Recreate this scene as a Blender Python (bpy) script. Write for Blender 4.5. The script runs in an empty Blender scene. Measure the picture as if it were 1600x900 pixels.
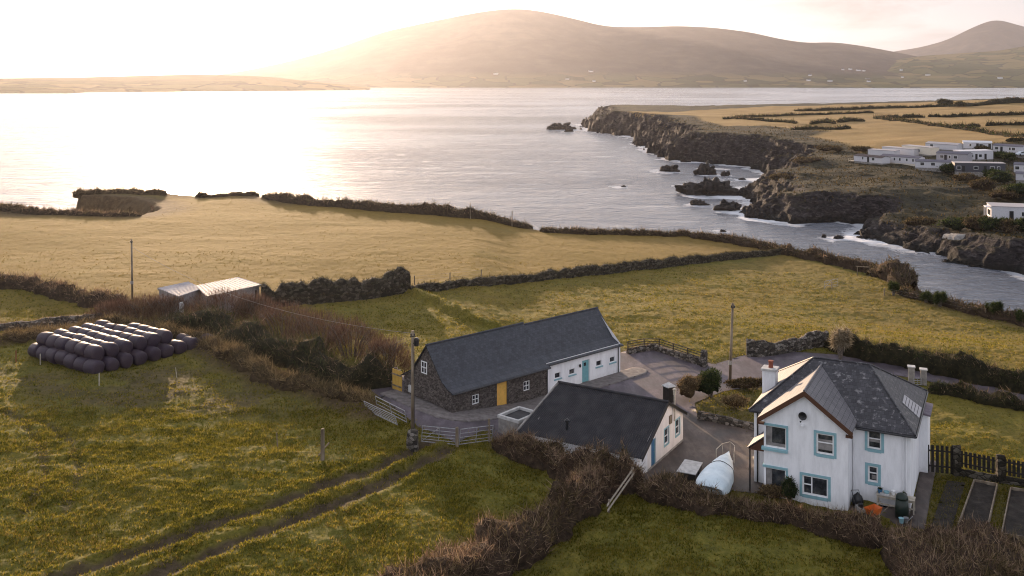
import bpy, math, random
import numpy as np
from mathutils import Vector, Matrix
R = math.radians
rng = np.random.default_rng(7)
random.seed(7)
sc = bpy.context.scene
COL = sc.collection
F_PX, CAM_Z = 1520.0, 27.5
SEA_Z = -10.0

# ------------------------------------------------------------------ noise
_T = np.random.default_rng(11).random((256, 256)) * 2 - 1
def vn(x, y, seed=0):
    x = np.asarray(x, float) + seed * 17.31; y = np.asarray(y, float) + seed * 9.77
    xi = np.floor(x).astype(int); yi = np.floor(y).astype(int)
    fx = x - xi; fy = y - yi
    fx = fx * fx * fx * (fx * (fx * 6 - 15) + 10); fy = fy * fy * fy * (fy * (fy * 6 - 15) + 10)
    a = _T[xi & 255, yi & 255]; b = _T[(xi + 1) & 255, yi & 255]
    c = _T[xi & 255, (yi + 1) & 255]; d = _T[(xi + 1) & 255, (yi + 1) & 255]
    return (a * (1 - fx) + b * fx) * (1 - fy) + (c * (1 - fx) + d * fx) * fy
def fbm(x, y, o=4, seed=0):
    s = 0; a = .5; n = 0
    for i in range(o):
        s = s + a * vn(x, y, seed + i * 3); n += a; a *= .5; x = x * 2.03; y = y * 2.03
    return s / n
def S(t):
    t = np.clip(t, 0, 1); return t * t * (3 - 2 * t)

# ------------------------------------------------------------------ geometry helpers
def seg_dist(x, y, pts):
    """distance to a polyline and the parameter along it"""
    best = np.full(np.shape(x), 1e9); 
    for (ax, ay), (bx, by) in zip(pts[:-1], pts[1:]):
        dx, dy = bx - ax, by - ay; L2 = dx * dx + dy * dy + 1e-9
        t = np.clip(((x - ax) * dx + (y - ay) * dy) / L2, 0, 1)
        d = np.hypot(x - ax - t * dx, y - ay - t * dy)
        best = np.minimum(best, d)
    return best
def inside(x, y, poly):
    r = np.zeros(np.shape(x), bool); n = len(poly)
    for i in range(n):
        ax, ay = poly[i]; bx, by = poly[(i + 1) % n]
        if ay == by: continue
        c = ((ay > y) != (by > y)) & (x < (bx - ax) * (y - ay) / (by - ay) + ax)
        r ^= c
    return r
def sdf(x, y, poly):
    d = seg_dist(x, y, list(poly) + [poly[0]])
    return np.where(inside(x, y, poly), d, -d)

def mesh_np(name, V, faces):
    """faces: list of int arrays (n,3) or (n,4)"""
    me = bpy.data.meshes.new(name)
    V = np.asarray(V, np.float32); me.vertices.add(len(V)); me.vertices.foreach_set('co', V.ravel())
    tot = []; loops = []
    for f in faces:
        f = np.asarray(f, np.int32)
        if len(f) == 0: continue
        tot.append(np.full(len(f), f.shape[1], np.int32)); loops.append(f.ravel())
    tot = np.concatenate(tot); loops = np.concatenate(loops)
    st = np.concatenate([[0], np.cumsum(tot)[:-1]]).astype(np.int32)
    me.loops.add(len(loops)); me.loops.foreach_set('vertex_index', loops)
    me.polygons.add(len(tot)); me.polygons.foreach_set('loop_start', st); me.polygons.foreach_set('loop_total', tot)
    me.update(calc_edges=True); me.validate()
    return me
def grid_faces(nr, nc):
    i = np.arange(nr - 1)[:, None] * nc + np.arange(nc - 1)[None, :]
    i = i.ravel(); return np.stack([i, i + 1, i + nc + 1, i + nc], 1)

class MB:
    def __init__(s): s.v = []; s.f = []
    def add(s, vs, fs):
        o = len(s.v); s.v += [tuple(v) for v in vs]; s.f += [tuple(i + o for i in f) for f in fs]; return s
    def box(s, x0, x1, y0, y1, z0, z1):
        return s.add([(x0,y0,z0),(x1,y0,z0),(x1,y1,z0),(x0,y1,z0),(x0,y0,z1),(x1,y0,z1),(x1,y1,z1),(x0,y1,z1)],
              [(3,2,1,0),(4,5,6,7),(0,1,5,4),(1,2,6,5),(2,3,7,6),(3,0,4,7)])
    def hexa(s, b, t):
        return s.add(list(b) + list(t), [(3,2,1,0),(4,5,6,7),(0,1,5,4),(1,2,6,5),(2,3,7,6),(3,0,4,7)])
    def poly(s, vs): return s.add(vs, [tuple(range(len(vs)))])
    def slab(s, vs, d):
        """polygon vs extruded by vector d"""
        n = len(vs); d = Vector(d); t = [tuple(Vector(v) + d) for v in vs]
        return s.add(list(vs) + t, [tuple(reversed(range(n))), tuple(range(n, 2*n))] + [(i, (i+1) % n, n + (i+1) % n, n + i) for i in range(n)])
    def tube(s, p, q, r, r2=None, n=8, cap=True):
        p, q = Vector(p), Vector(q); r2 = r if r2 is None else r2
        d = (q - p).normalized(); a = d.orthogonal().normalized(); b = d.cross(a)
        vs = []
        for c, rr in ((p, r), (q, r2)):
            for i in range(n):
                t = 2 * math.pi * i / n; vs.append(c + a * (math.cos(t) * rr) + b * (math.sin(t) * rr))
        fs = [(i, (i+1) % n, n + (i+1) % n, n + i) for i in range(n)]
        if cap: fs += [tuple(reversed(range(n))), tuple(range(n, 2*n))]
        return s.add(vs, fs)
    def path(s, pts, r, n=6):
        for p, q in zip(pts[:-1], pts[1:]): s.tube(p, q, r, n=n)
        return s
    def lathe(s, prof, c=(0,0,0), n=16):
        vs = []; m = len(prof)
        for (r, z) in prof:
            for i in range(n):
                t = 2*math.pi*i/n; vs.append((c[0]+r*math.cos(t), c[1]+r*math.sin(t), c[2]+z))
        fs = [(j*n+i, j*n+(i+1) % n, (j+1)*n+(i+1) % n, (j+1)*n+i) for j in range(m-1) for i in range(n)]
        fs += [tuple(reversed(range(n))), tuple(range((m-1)*n, m*n))]
        return s.add(vs, fs)
    def mesh(s, name):
        me = bpy.data.meshes.new(name); me.from_pydata(s.v, [], s.f); me.validate(); me.update(); return me

def link(name, me, m=None, parent=None, smooth=False):
    if isinstance(me, MB): me = me.mesh(name)
    o = bpy.data.objects.new(name, me); COL.objects.link(o)
    if m is not None: me.materials.append(m)
    if smooth: me.polygons.foreach_set('use_smooth', [True] * len(me.polygons))
    if parent is not None: o.parent = parent
    return o
def bevel(o, w=.02, seg=2):
    b = o.modifiers.new('bevel', 'BEVEL'); b.width = w; b.segments = seg; b.limit_method = 'ANGLE'; return o
def tag(o, label=None, cat=None, group=None, kind=None):
    if label: o['label'] = label
    if cat: o['category'] = cat
    if group: o['group'] = group
    if kind: o['kind'] = kind
    return o
def empty(name, loc, rz=0, label=None, cat=None, group=None):
    o = bpy.data.objects.new(name, None); COL.objects.link(o); o.location = loc; o.rotation_euler = (0, 0, rz)
    o.empty_display_size = .3
    return tag(o, label, cat, group)
def tree_copy(o, parent=None):
    c = o.copy(); COL.objects.link(c); c.parent = parent
    for ch in list(o.children): tree_copy(ch, c)
    return c

# ------------------------------------------------------------------ materials
def newmat(name):
    m = bpy.data.materials.new(name); m.use_nodes = True
    nt = m.node_tree; nt.nodes.clear()
    out = nt.nodes.new('ShaderNodeOutputMaterial')
    return m, nt, out
class N:
    """tiny node helper"""
    def __init__(s, nt): s.nt = nt
    def n(s, t, **kw):
        nd = s.nt.nodes.new('ShaderNode' + t)
        for k, v in kw.items():
            if k in nd.inputs: nd.inputs[k].default_value = v
            else: setattr(nd, k, v)
        return nd
    def l(s, a, b): s.nt.links.new(a, b)
    def ramp(s, fac, stops):
        r = s.n('ValToRGB'); e = r.color_ramp.elements
        while len(e) < len(stops): e.new(.5)
        for k, (p, c) in zip(e, stops):
            k.position = p; k.color = (c[0], c[1], c[2], 1) if not isinstance(c, (int, float)) else (c, c, c, 1)
        s.l(fac, r.inputs[0]); return r.outputs[0]
    def noise(s, scale, detail=4, vec=None, rough=.55, dist=0):
        k = s.n('TexNoise'); k.inputs['Scale'].default_value = scale; k.inputs['Detail'].default_value = detail
        k.inputs['Roughness'].default_value = rough; k.inputs['Distortion'].default_value = dist
        if vec is not None: s.l(vec, k.inputs['Vector'])
        return k.outputs['Fac']
    def mix(s, fac, a, b, mode='MIX'):
        k = s.n('Mix', data_type='RGBA', blend_type=mode)
        for i, v in ((0, fac), (6, a), (7, b)):
            if isinstance(v, (int, float)): k.inputs[i].default_value = v
            elif isinstance(v, tuple): k.inputs[i].default_value = (*v, 1)
            else: s.l(v, k.inputs[i])
        return k.outputs[2]
    def math(s, op, a, b=0.0, clamp=False):
        k = s.n('Math', operation=op, use_clamp=clamp)
        for i, v in ((0, a), (1, b)):
            if isinstance(v, (int, float)): k.inputs[i].default_value = v
            else: s.l(v, k.inputs[i])
        return k.outputs[0]
    def bump(s, h, st=.3, d=.05, normal=None):
        k = s.n('Bump'); k.inputs['Strength'].default_value = st; k.inputs['Distance'].default_value = d
        s.l(h, k.inputs['Height'])
        if normal is not None: s.l(normal, k.inputs['Normal'])
        return k.outputs[0]
    def obco(s, scale=(1,1,1), rot=(0,0,0)):
        t = s.n('TexCoord'); m = s.n('Mapping'); m.inputs['Scale'].default_value = scale; m.inputs['Rotation'].default_value = rot
        s.l(t.outputs['Object'], m.inputs[0]); return m.outputs[0]
    def pos(s, scale=(1,1,1)):
        t = s.n('NewGeometry'); m = s.n('Mapping'); m.inputs['Scale'].default_value = scale
        s.l(t.outputs['Position'], m.inputs[0]); return m.outputs[0]
def surf(name, cols, scale=3, rough=.8, bump=.2, bscale=None, bd=.02, detail=5, spec=.3, island=0, metal=0, stretch=(1,1,1)):
    """noise-coloured principled surface; cols = dark, mid, light"""
    m, nt, out = newmat(name); n = N(nt)
    co = n.obco(stretch)
    f = n.noise(scale, detail, co)
    c = n.ramp(f, [(.3, cols[0]), (.5, cols[1]), (.72, cols[-1])])
    if island:
        g = n.n('NewGeometry'); v = n.ramp(g.outputs['Random Per Island'], [(0, 1 - island), (1, 1 + island * .0 + 0)])
        c = n.mix(1.0, c, v, 'MULTIPLY')
    b = n.n('BsdfPrincipled'); n.l(c, b.inputs['Base Color'])
    b.inputs['Roughness'].default_value = rough; b.inputs['Specular IOR Level'].default_value = spec; b.inputs['Metallic'].default_value = metal
    if bump:
        h = n.noise(bscale or scale * 6, 6, co); n.l(n.bump(h, bump, bd), b.inputs['Normal'])
    n.l(b.outputs[0], out.inputs[0]); return m
def leafmat(name, cols, trans=.35, scale=.6, rough=.8):
    """thin foliage: island-random colour, diffuse + translucent"""
    m, nt, out = newmat(name); n = N(nt)
    g = n.n('NewGeometry'); co = n.pos()
    k = n.noise(scale, 3, co)
    f = n.math('ADD', n.math('MULTIPLY', g.outputs['Random Per Island'], .6), n.math('MULTIPLY', k, .5))
    c = n.ramp(f, [(.2 + .6 * i / max(1, len(cols) - 1), x) for i, x in enumerate(cols)])
    d = n.n('BsdfDiffuse'); t = n.n('BsdfTranslucent'); n.l(c, d.inputs[0]); n.l(c, t.inputs[0])
    x = n.n('MixShader'); x.inputs[0].default_value = trans
    n.l(d.outputs[0], x.inputs[1]); n.l(t.outputs[0], x.inputs[2]); n.l(x.outputs[0], out.inputs[0]); return m
def plain(name, c, rough=.5, spec=.4, metal=0):
    k = .88
    return surf(name, [tuple(v * k for v in c), c, tuple(min(1, v * 1.06) for v in c)], 4, rough, .08, 40, .005, 3, spec, metal=metal)

# ------------------------------------------------------------------ base terrain
YARD = (10.0, 76.0)
def base_h(x, y):
    x = np.asarray(x, float); y = np.asarray(y, float)
    zl = 1.0 * S((2 - x) / 9)
    zr = -4 * np.clip((x - 5 + .3 * (y - 120)) / 50, 0, 1) * S((y + .3 * x - 110) / 30)
    m = S((np.hypot((x - YARD[0]) / 1.3, y - YARD[1]) - 20) / 16) 
    return zl + zr + m * .5 * fbm(x / 34, y / 34, 2, 5)
# headland on the far side of the inlet: heights from control points
HC = [(960,174,5),(1040,180,4.5),(1100,190,4),(1250,203,3),(1300,216,2),(1340,250,0),(1450,264,0),(1550,228,4),(1400,200,4.5),
      (1500,215,4.5),(1590,190,7),(1590,216,5.5),(1210,292,-3.5),(1300,287,-2.2),(1400,283,-1.2),(1520,282,-1),(1470,332,-5),(1560,344,-3.6),
      (1650,344,-3.4),(1600,285,-.8),(1700,280,0),(1600,250,1.2),(1250,262,-2.0),(1280,240,0),(1250,172,4.6),(1400,168,6),(1500,164,8),(1600,158,11.5),(1750,152,14),(1100,177,3.5),
      (1410,350,-6.5),(1480,358,-6)]
def unproj(px, py, z):
    Y = F_PX * (CAM_Z - z) / (py - 125.0); return ((px - 800) * Y / F_PX, Y)
_hc = np.array([(*unproj(a, b, c), c) for a, b, c in HC])
def head_h(x, y):
    x = np.asarray(x, float); y = np.asarray(y, float)
    num = 0; den = 0
    for X, Y, z in _hc:
        s = .06 * Y
        w = 1 / (((x - X) ** 2 + (y - Y) ** 2) / (s * s) + .02) ** 1.6
        num = num + w * z; den = den + w
    return num / den
def G(px, py, h=base_h, dz=0):
    """point of the ground seen at a photo pixel -> world (x, y, z)"""
    z = 0.0
    for i in range(40):
        X, Y = unproj(px, py, z + dz); zn = float(h(X, Y)); z = z * .5 + zn * .5
    return (X, Y, z)
def GH(px, py): return G(px, py, head_h)
def g2(pts, h=base_h): return [G(a, b, h)[:2] for a, b in pts]
# ------------------------------------------------------------------ camera, light, sky
cd = bpy.data.cameras.new('camera'); cam = bpy.data.objects.new('camera', cd); COL.objects.link(cam)
cam.location = (0, 0, CAM_Z); cam.rotation_euler = (R(90), 0, 0)
cd.sensor_width = 36; cd.lens = 36 * F_PX / 1600; cd.shift_y = -(450 - 125) / 1600; cd.clip_end = 40000; cd.clip_start = .5
sc.camera = cam
SUN_AZ, SUN_EL = -17.5, 7.5
sv = Vector((math.sin(R(SUN_AZ)) * math.cos(R(SUN_EL)), math.cos(R(SUN_AZ)) * math.cos(R(SUN_EL)), math.sin(R(SUN_EL))))
sl = bpy.data.lights.new('sun', 'SUN'); sl.energy = 5.0; sl.angle = R(.53); sl.color = (1, .71, .46)
so = bpy.data.objects.new('sun', sl); COL.objects.link(so); so.rotation_euler = sv.to_track_quat('Z', 'Y').to_euler(); so.location = (0, 0, 300)
w = bpy.data.worlds.new('World'); sc.world = w; w.use_nodes = True
nt = w.node_tree; nt.nodes.clear(); n = N(nt)
sky = n.n('TexSky', sky_type='NISHITA', sun_disc=False); sky.sun_elevation = R(SUN_EL); sky.sun_rotation = R(SUN_AZ)
sky.air_density = 1.0; sky.dust_density = 1.2; sky.ozone_density = 1.0; sky.altitude = 20
tc = n.n('TexCoord'); mp = n.n('Mapping'); mp.inputs['Scale'].default_value = (3.2, 3.2, 19); n.l(tc.outputs['Generated'], mp.inputs[0])
cl = n.noise(1.7, 7, mp.outputs[0], .6, .3)
cf = n.ramp(cl, [(.42, .0), (.64, 1.0)])
# thin high cloud: veils most of the sky, with slightly greyer bars
veil = n.mix(cf, (10.7, 10.8, 11.8), (5.6, 5.4, 6.2))
sz = n.n('SeparateXYZ'); n.l(tc.outputs['Generated'], sz.inputs[0])
col = n.mix(n.ramp(sz.outputs[2], [(0, .82), (.12, .78), (.4, .62), (.9, .38)]), sky.outputs[0], veil)
sc_ = n.n('VectorMath', operation='SCALE'); n.l(col, sc_.inputs[0]); n.l(n.math('MULTIPLY', n.ramp(sz.outputs[2], [(0, .28), (.085, .35), (.16, .86), (.6, .94)]), 1.65), sc_.inputs['Scale']); col = sc_.outputs[0]  # unseen sky above the frame brightened to fill the land, dimmer at horizon
# bright aureole of the low sun shining through the thin cloud
dt = n.n('VectorMath', operation='DOT_PRODUCT'); n.l(tc.outputs['Generated'], dt.inputs[0]); dt.inputs[1].default_value = tuple(sv)
dp = n.math('MAXIMUM', dt.outputs['Value'], 0.0)
g1 = n.math('MULTIPLY', n.math('POWER', dp, 4.0), 4.2); g2_ = n.math('MULTIPLY', n.math('POWER', dp, 60.0), 6.0)
au = n.n('VectorMath', operation='SCALE'); au.inputs[0].default_value = (1, .90, .85); n.l(n.math('ADD', g1, g2_), au.inputs['Scale'])
ad = n.n('VectorMath', operation='ADD'); n.l(col, ad.inputs[0]); n.l(au.outputs[0], ad.inputs[1]); col = ad.outputs[0]
bg = n.n('Background'); bg.inputs[1].default_value = .051; n.l(col, bg.inputs[0])
wo = n.n('OutputWorld'); n.l(bg.outputs[0], wo.inputs[0])
sc.view_settings.view_transform = 'Standard'; sc.view_settings.look = 'None'; sc.view_settings.gamma = 1; sc.view_settings.exposure = 1.1
sc.cycles.use_denoising = True; sc.cycles.filter_width = 1.1
try: sc.cycles.denoiser = 'OPENIMAGEDENOISE'
except Exception: pass
sc.cycles.max_bounces = 6; sc.cycles.diffuse_bounces = 2; sc.cycles.glossy_bounces = 3; sc.cycles.transmission_bounces = 3; sc.cycles.volume_bounces = 0
sc.cycles.sample_clamp_indirect = 4; sc.cycles.sample_clamp_direct = 12; sc.cycles.caustics_reflective = False; sc.cycles.caustics_refractive = False

# ------------------------------------------------------------------ outlines on the ground
COAST_PX = [(-420,322),(-100,322),(0,326),(60,333),(105,332),(150,334),(215,335),(246,328),(236,318),(200,311),(150,308),(113,308),(110,300),(180,298),
  (260,301),(330,305),(405,303),(420,307),(480,316),(560,322),(650,329),(720,335),(775,341),(830,352),(850,359),(930,361),(1000,362),(1080,363),
  (1130,371),(1195,383),(1260,397),(1330,411),(1380,416),(1428,440),(1437,460),(1480,474),(1540,488),(1600,503),(1700,530),(1900,590)]
COAST = g2(COAST_PX) + [(300, 60), (320, -40), (-500, -40), (-520, 190)]
HEAD_PX = [(1700,455),(1600,425),(1555,418),(1500,408),(1440,393),(1385,381),(1340,366),(1345,357),(1372,352),(1300,347),(1240,348),(1200,341),(1180,335),(1195,322),
  (1163,302),(1172,296),(1205,290),(1225,275),(1190,264),(1160,258),(1110,255),(1055,249),(1030,238),(1003,226),(1000,215),(960,209),(922,205),(926,188)]
HEAD = [unproj(a, b, SEA_Z) for a, b in HEAD_PX] + [(150, 870), (400, 900), (1000, 900), (1000, 150), (240, 150)]
RUTS = [g2([(668,692),(640,708),(590,730),(500,762),(400,797),(300,830),(200,866),(60,915)]), g2([(700,703),(640,735),(560,772),(470,808),(390,838),(310,868),(225,905)])]
RUT2 = [g2([(-30,632),(30,655),(62,690),(72,740),(40,800)]), g2([(0,640),(72,662),(112,690),(125,740),(100,800)])]
BANK2 = g2([(638,455),(690,477),(740,502),(775,514)])
BANK1 = g2([(0,536),(60,527),(150,517),(230,521),(300,538),(345,560),(420,592),(500,615),(575,645)])
YARD_POLY = g2([(555,592),(600,590),(640,585),(860,600),(985,545),(1022,537),(1115,570),(1160,556),(1240,550),(1330,556),(1420,572),(1500,590),(1600,615),(1600,632),(1500,606),(1420,590),(1330,575),
  (1200,600),(1130,612),(1085,630),(1090,650),(1178,668),(1180,700),(1195,770),(1010,752),(960,735),(780,705),(765,668),(713,692),(655,668),(620,640)])
GARDEN2 = g2([(1050,598),(1110,600),(1185,588),(1185,668),(1090,652)])
GARDEN = g2([(1424,800),(1446,733),(1600,762),(1680,780),(1680,860),(1560,850),(1430,846)])
GOLD = g2([(-300,380),(-300,330),(215,337),(260,305),(420,308),(840,356),(1080,366),(1190,386),(1225,396),(1100,406),(850,434),(645,448),(405,470),(240,470),(0,440)])
RIGHTF = g2([(640,450),(850,436),(1225,398),(1440,452),(1700,520),(1700,640),(1290,540),(1170,550),(1110,565),(1030,535),(980,545),(760,508)])
LAWN = g2([(1440,600),(1700,655),(1700,745),(1440,690)])
MIDF = g2([(420,475),(640,452),(770,508),(690,560),(480,540)])
LEFTF = g2([(-300,440),(0,448),(190,478),(230,492),(0,508),(-300,520)])
SHADE = g2([(-40,570),(150,588),(300,560),(420,600),(520,640),(420,660),(300,650),(230,655),(60,640)])   # poached, muddy ground by the bales, with their cast shadow painted in

def near_h(x, y, micro=True):
    b = base_h(x, y)
    d1 = seg_dist(x, y, BANK1); b = b + .55 * S(1 - d1 / 2.2)
    d2 = seg_dist(x, y, BANK2); b = b + .75 * S(1 - d2 / 1.5)
    if micro:
        dy = sdf(x, y, YARD_POLY); g = S((-dy - .2) / 1.5) * (1 - .9 * S((sdf(x, y, GARDEN) + .5) / 1))
        gold = S((sdf(x, y, GOLD) + 1) / 2)
        t = np.abs(fbm(x / 1.4, y / .9, 3, 2)) * .20 + fbm(x / 6, y / 3.6, 2, 8) * .16 + vn(x / .42, y / .38, 4) * .04
        b = b + g * (1 - .55 * gold) * t
        for k, p in enumerate(RUTS):
            dr = seg_dist(x, y, p); b = b - S(1 - dr / .8) * .22 + S(1 - abs(dr - 1.15) / .5) * .10 * (1 + fbm(x, y, 2, 9))
        for p in RUT2: b = b - S(1 - seg_dist(x, y, p) / .5) * .08
    dc = sdf(x, y, COAST) + .8 * fbm(x / 4, y / 4, 3, 3)
    nm = S((-40 - x) / 12) * S((220 - y) / 4) * S((y - 188) / 4); k = S((dc + 1.8 + 5 * nm) / (4.2 + 4 * nm))
    return (SEA_Z - 4) + (b - SEA_Z + 4) * k

# fan grid: fine near the buildings, coarser towards the sea
NR = 680
tt = np.concatenate([np.linspace(-2.0, -.68, 130)[:-1], np.linspace(-.68, .68, 960), np.linspace(.68, 2.0, 130)[1:]]); NC = len(tt); yy = 24 * (275 / 24) ** (np.linspace(0, 1, NR))
X = tt[None, :] * yy[:, None]; Y = np.repeat(yy[:, None], NC, 1)
Z = near_h(X, Y)
me = mesh_np('ground', np.stack([X, Y, Z], 2).reshape(-1, 3), [grid_faces(NR, NC)])
def setcol(me, name, arr):
    a = me.color_attributes.new(name, 'FLOAT_COLOR', 'POINT'); a.data.foreach_set('color', np.asarray(arr, np.float32).ravel())
gold = S((sdf(X, Y, GOLD) + .5) / 1.5)
rf = S((sdf(X, Y, RIGHTF) + .5) / 1.5); lw = S(sdf(X, Y, LAWN) / 1.2); mf = S(sdf(X, Y, MIDF) / 1.5); lf = S(sdf(X, Y, LEFTF) / 1.5)
far = S((sdf(X, Y, RIGHTF)) / 10)
dry = np.clip(gold * 1.0 + rf * (.30 + .12 * S((X - 8) / 30)) + lw * .14 + mf * .22 + lf * .34 + .08, 0, 1)
mud = 0
for p in RUTS: mud = np.maximum(mud, S(1.35 - seg_dist(X, Y, p) / .75 + .7 * fbm(X / 1.2, Y / 1.2, 3, 6)))
for p in RUT2: mud = np.maximum(mud, .6 * S(1.2 - seg_dist(X, Y, p) / .45 + .7 * fbm(X / 1.2, Y / 1.2, 3, 6)))
mud = np.maximum(mud, .72 * S((sdf(X, Y, SHADE) + 2) / 5) * S(.75 + fbm(X / 2.5, Y / 2.5, 3, 12)))  # bale shadow painted along with the trodden mud
mud = np.maximum(mud, .55 * S((sdf(X, Y, GARDEN2) + .3) / .8))  # dull brown garden grass, its shade painted in with the mud colour
mud = np.maximum(mud, .45 * S((sdf(X, Y, GARDEN) + .3) / .8))
mud = np.maximum(mud, S((sdf(X, Y, YARD_POLY) + 1.2) / 1.5) * .8)
scrub = np.maximum(S(1.3 - seg_dist(X, Y, BANK1) / 2.2), S(1.25 - sdf(X, Y, COAST) / (4.5 + 4.0 * S((-40 - X) / 12))))
scrub = np.maximum(scrub, S(1 - (Z - SEA_Z) / 8.0))
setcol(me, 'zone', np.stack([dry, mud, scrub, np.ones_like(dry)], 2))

def ground_material(name):
    m, nt, out = newmat(name); n = N(nt)
    at = n.n('Attribute', attribute_name='zone'); sp = n.n('SeparateColor'); n.l(at.outputs['Color'], sp.inputs[0])
    p = n.pos(); ps = n.pos((1, .7, 1))
    f1 = n.noise(.9, 6, ps, .65); f2 = n.noise(.13, 4, p); f3 = n.noise(5.5, 5, ps, .7)
    v = n.math('ADD', n.math('MULTIPLY', f1, .5), n.math('MULTIPLY', f3, .5))
    green = n.ramp(v, [(.31, (.030, .034, .005)), (.5, (.102, .095, .014)), (.68, (.205, .165, .030))])
    golden = n.ramp(v, [(.32, (.102, .068, .011)), (.5, (.154, .098, .017)), (.70, (.205, .136, .028))])
    dr = n.math('ADD', sp.outputs[0], n.math('MULTIPLY', n.math('SUBTRACT', f2, .5), .9), True)
    dr = n.math('MULTIPLY', dr, n.math('GREATER_THAN', sp.outputs[0], .05))
    c = n.mix(dr, green, golden)
    mud_shade_c = n.ramp(f1, [(.3, (.030, .021, .014)), (.7, (.085, .060, .040))])
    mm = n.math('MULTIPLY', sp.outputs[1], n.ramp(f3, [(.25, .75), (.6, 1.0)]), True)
    c = n.mix(mm, c, mud_shade_c)
    scr = n.ramp(v, [(.3, (.030, .020, .011)), (.5, (.075, .050, .026)), (.75, (.15, .105, .055))])
    c = n.mix(sp.outputs[2], c, scr)
    b = n.n('BsdfPrincipled'); n.l(c, b.inputs['Base Color']); b.inputs['Roughness'].default_value = .95; b.inputs['Specular IOR Level'].default_value = .1
    b.inputs['Sheen Weight'].default_value = .04; b.inputs['Sheen Tint'].default_value = (1, .8, .45, 1); b.inputs['Sheen Roughness'].default_value = .5
    h = n.math('MULTIPLY', n.math('ADD', n.math('MULTIPLY', f3, .35), n.math('MULTIPLY', f1, 1.0)), n.math('SUBTRACT', 1.0, n.math('MULTIPLY', sp.outputs[0], .6)))
    n.l(n.bump(h, .95, .34), b.inputs['Normal']); n.l(b.outputs[0], out.inputs[0]); return m
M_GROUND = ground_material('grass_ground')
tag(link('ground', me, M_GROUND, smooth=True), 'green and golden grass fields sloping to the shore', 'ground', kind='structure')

# ------------------------------------------------------------------ headland across the inlet
NC2, NR2 = 760, 560
tt = np.linspace(.03, .92, NC2); yy = 172 * (905 / 172) ** (np.linspace(0, 1, NR2))
X = tt[None, :] * yy[:, None]; Y = np.repeat(yy[:, None], NC2, 1)
def headland_h(x, y):
    d = sdf(x, y, HEAD)
    sc_ = np.clip(y / 300, .7, 1.8)
    d2 = d + sc_ * (3.2 * fbm(x / 14, y / 14, 3, 21) + 2.2 * (1 - 2 * np.abs(vn(x / 5, y / 9, 22))) + 1.5 * (1 - 2 * np.abs(vn(x / 2.4, y / 2.4, 26))) + .6 * vn(x / 1.1, y / 1.1, 27))
    hh = head_h(x, y) + .6 * fbm(x / 20, y / 20, 3, 23) - S((360 - y) / 60) * 2.2 * np.abs(fbm(x / 16 + y / 40, y / 26, 4, 29))
    k = np.clip((d2 + 2.5) / (13 * sc_), 0, 1); k = k ** .62
    st = k * 7; k = np.where(k < .96, (np.floor(st) + S((st - np.floor(st)) * 1.5)) / 7 * .5 + k * .5, k)   # rocky ledges
    base = SEA_Z - 3
    return base + (hh - base) * np.clip(k, 0, 1) + (1 - np.clip(k, 0, 1)) * S(k * 4) * 1.5 * (fbm(x / 2.5, y / 2.5, 3, 24) + .5 * (1 - 2 * np.abs(vn(x / 4, y / 3, 28)))), d
Z, D = headland_h(X, Y)
GOLD_H = [GH(a, b)[:2] for a, b in [(972,174.2),(1000,178),(1082,180.5),(1095,188),(1130,197),(1190,196),(1250,202),(1292,206),(1262,212),(1312,223),(1345,238),(1490,226),(1900,226)]] + [(900, 862), (420, 858), (210, 812), (128, 735), (98, 712)]
gd = S((sdf(X, Y, GOLD_H) + 2) / 6)
gx = np.gradient(Z, axis=1) / np.gradient(X, axis=1); gy = np.gradient(Z, axis=0) / np.gradient(Y, axis=0)
slope = np.hypot(gx, gy)
rock = np.clip(S((slope - .26) / .35) * S((24 * np.clip(Y / 300, .7, 1.8) - D) / 8) + S(1 - (Z - SEA_Z - 1.2) / 1.8), 0, 1)
me = mesh_np('headland', np.stack([X, Y, Z], 2).reshape(-1, 3), [grid_faces(NR2, NC2)])
setcol(me, 'zone', np.stack([gd, rock, S(1 - (Z - SEA_Z - .6) / 1.2), np.ones_like(gd)], 2))
m, nt, out = newmat('headland_grass_and_rock'); n = N(nt)
at = n.n('Attribute', attribute_name='zone'); sp = n.n('SeparateColor'); n.l(at.outputs['Color'], sp.inputs[0])
p = n.pos(); f1 = n.noise(.22, 6, p, .65); f2 = n.noise(.05, 4, p); f3 = n.noise(1.3, 5, p, .7); fs = n.noise(.5, 6, n.pos((1, .5, 2.6)), .65, 1.2)
v = n.math('ADD', n.math('MULTIPLY', f1, .5), n.math('MULTIPLY', f3, .5))
golden = n.ramp(n.math('ADD', n.math('MULTIPLY', f2, .6), n.math('MULTIPLY', v, .4)), [(.34, (.18, .115, .036)), (.5, (.25, .16, .055)), (.66, (.29, .20, .075))])
scrub = n.ramp(v, [(.36, (.007, .008, .003)), (.5, (.024, .021, .008)), (.66, (.066, .048, .019))])
scrub = n.mix(.85, scrub, n.ramp(n.noise(.075, 5, p, .65), [(.36, (.30, .34, .30)), (.52, (1.0, 1.0, .9)), (.66, (1.9, 1.75, 1.5))]), 'MULTIPLY')
c = n.mix(sp.outputs[0], scrub, golden)
rk = n.ramp(fs, [(.36, (.004, .0035, .004)), (.48, (.016, .013, .014)), (.58, (.040, .033, .034)), (.70, (.10, .085, .085))])
c = n.mix(sp.outputs[1], c, rk); c = n.mix(sp.outputs[2], c, (.008, .008, .007))
b = n.n('BsdfPrincipled'); n.l(c, b.inputs['Base Color']); b.inputs['Roughness'].default_value = .9; b.inputs['Specular IOR Level'].default_value = .2
n.l(n.bump(n.math('ADD', fs, n.math('MULTIPLY', f3, .6)), .9, .9), b.inputs['Normal']); n.l(b.outputs[0], out.inputs[0]); M_HEAD = m
tag(link('headland', me, M_HEAD, smooth=True), 'rocky headland with golden fields above dark cliffs', 'headland', kind='structure')

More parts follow.
